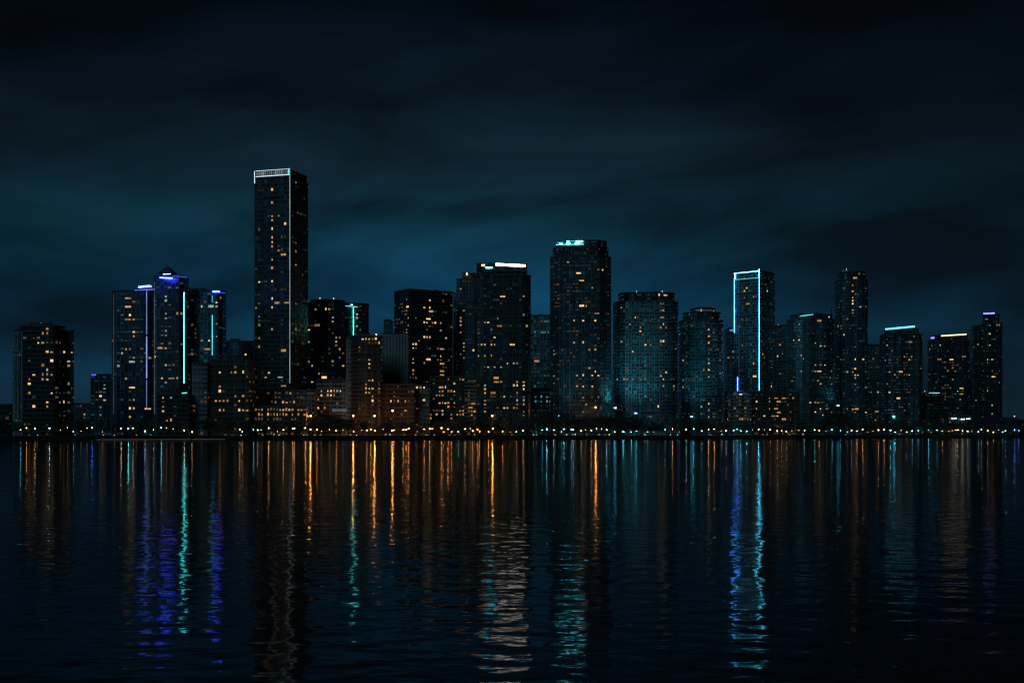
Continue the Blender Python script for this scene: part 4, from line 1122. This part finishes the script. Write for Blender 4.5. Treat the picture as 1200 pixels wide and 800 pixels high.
# the city's glow hangs over the middle of the skyline and fades to both sides
ga = math_n(nt, 'DIVIDE', math_n(nt, 'ADD', az, .01), .30)
gl = math_n(nt, 'EXPONENT', math_n(nt, 'MULTIPLY', math_n(nt, 'MULTIPLY', ga, ga), -1.0))
side = math_n(nt, 'MULTIPLY_ADD', az, -.36, .22)
side = math_n(nt, 'MAXIMUM', math_n(nt, 'MINIMUM', side, .55), .13)
fac = math_n(nt, 'ADD', math_n(nt, 'MULTIPLY', gl, .78), side)
# cloud bands
cb = N(nt, 'ShaderNodeCombineXYZ'); nt.links.new(math_n(nt, 'MULTIPLY', az, 3.6), cb.inputs[0]); nt.links.new(math_n(nt, 'MULTIPLY_ADD', az, -1.0, math_n(nt, 'MULTIPLY', el, 13.0)), cb.inputs[1])
nz = N(nt, 'ShaderNodeTexNoise'); nz.inputs['Scale'].default_value = 1.0; nz.inputs['Detail'].default_value = 5; nz.inputs['Roughness'].default_value = .5; nz.inputs['Distortion'].default_value = .3
nt.links.new(cb.outputs[0], nz.inputs['Vector'])
cf = N(nt, 'ShaderNodeMapRange'); cf.inputs['From Min'].default_value = .36; cf.inputs['From Max'].default_value = .64; cf.inputs['To Min'].default_value = .3; cf.inputs['To Max'].default_value = 1.5
nt.links.new(nz.outputs['Fac'], cf.inputs['Value'])
tot = math_n(nt, 'MULTIPLY', fac, cf.outputs[0])
bg = N(nt, 'ShaderNodeBackground'); nt.links.new(ramp.outputs[0], bg.inputs[0]); nt.links.new(tot, bg.inputs[1])
sky = N(nt, 'ShaderNodeTexSky'); sky.sky_type = 'NISHITA'; sky.sun_disc = False
MOON_EL, MOON_AZ = math.radians(36), math.radians(210)
sky.sun_elevation = MOON_EL; sky.sun_rotation = MOON_AZ
bg2 = N(nt, 'ShaderNodeBackground'); nt.links.new(sky.outputs[0], bg2.inputs[0]); bg2.inputs[1].default_value = 0.0004
ad = N(nt, 'ShaderNodeAddShader'); nt.links.new(bg.outputs[0], ad.inputs[0]); nt.links.new(bg2.outputs[0], ad.inputs[1]); nt.links.new(ad.outputs[0], out.inputs[0])

sl = bpy.data.lights.new('moon', 'SUN'); sl.energy = 0.34; sl.angle = math.radians(24); sl.color = (.30, .80, 1.0)
so = bpy.data.objects.new('moon', sl); C.objects.link(so)
dirv = Vector((math.sin(MOON_AZ) * math.cos(MOON_EL), math.cos(MOON_AZ) * math.cos(MOON_EL), math.sin(MOON_EL)))
so.rotation_euler = dirv.to_track_quat('Z', 'Y').to_euler(); so.location = (-300, -300, 400)

# ------------------------------------------------------------------ render settings
scene.view_settings.view_transform = 'Standard'; scene.view_settings.look = 'None'
scene.view_settings.exposure = 0; scene.view_settings.gamma = 1; scene.view_settings.use_curve_mapping = False
cy = scene.cycles
cy.use_denoising = True; cy.denoiser = 'OPENIMAGEDENOISE'
cy.sample_clamp_indirect = 0; cy.sample_clamp_direct = 0
cy.max_bounces = 4; cy.glossy_bounces = 3; cy.diffuse_bounces = 2
cy.use_adaptive_sampling = False
cy.use_light_tree = True
cy.blur_glossy = 0.0
cy.filter_width = 1.25
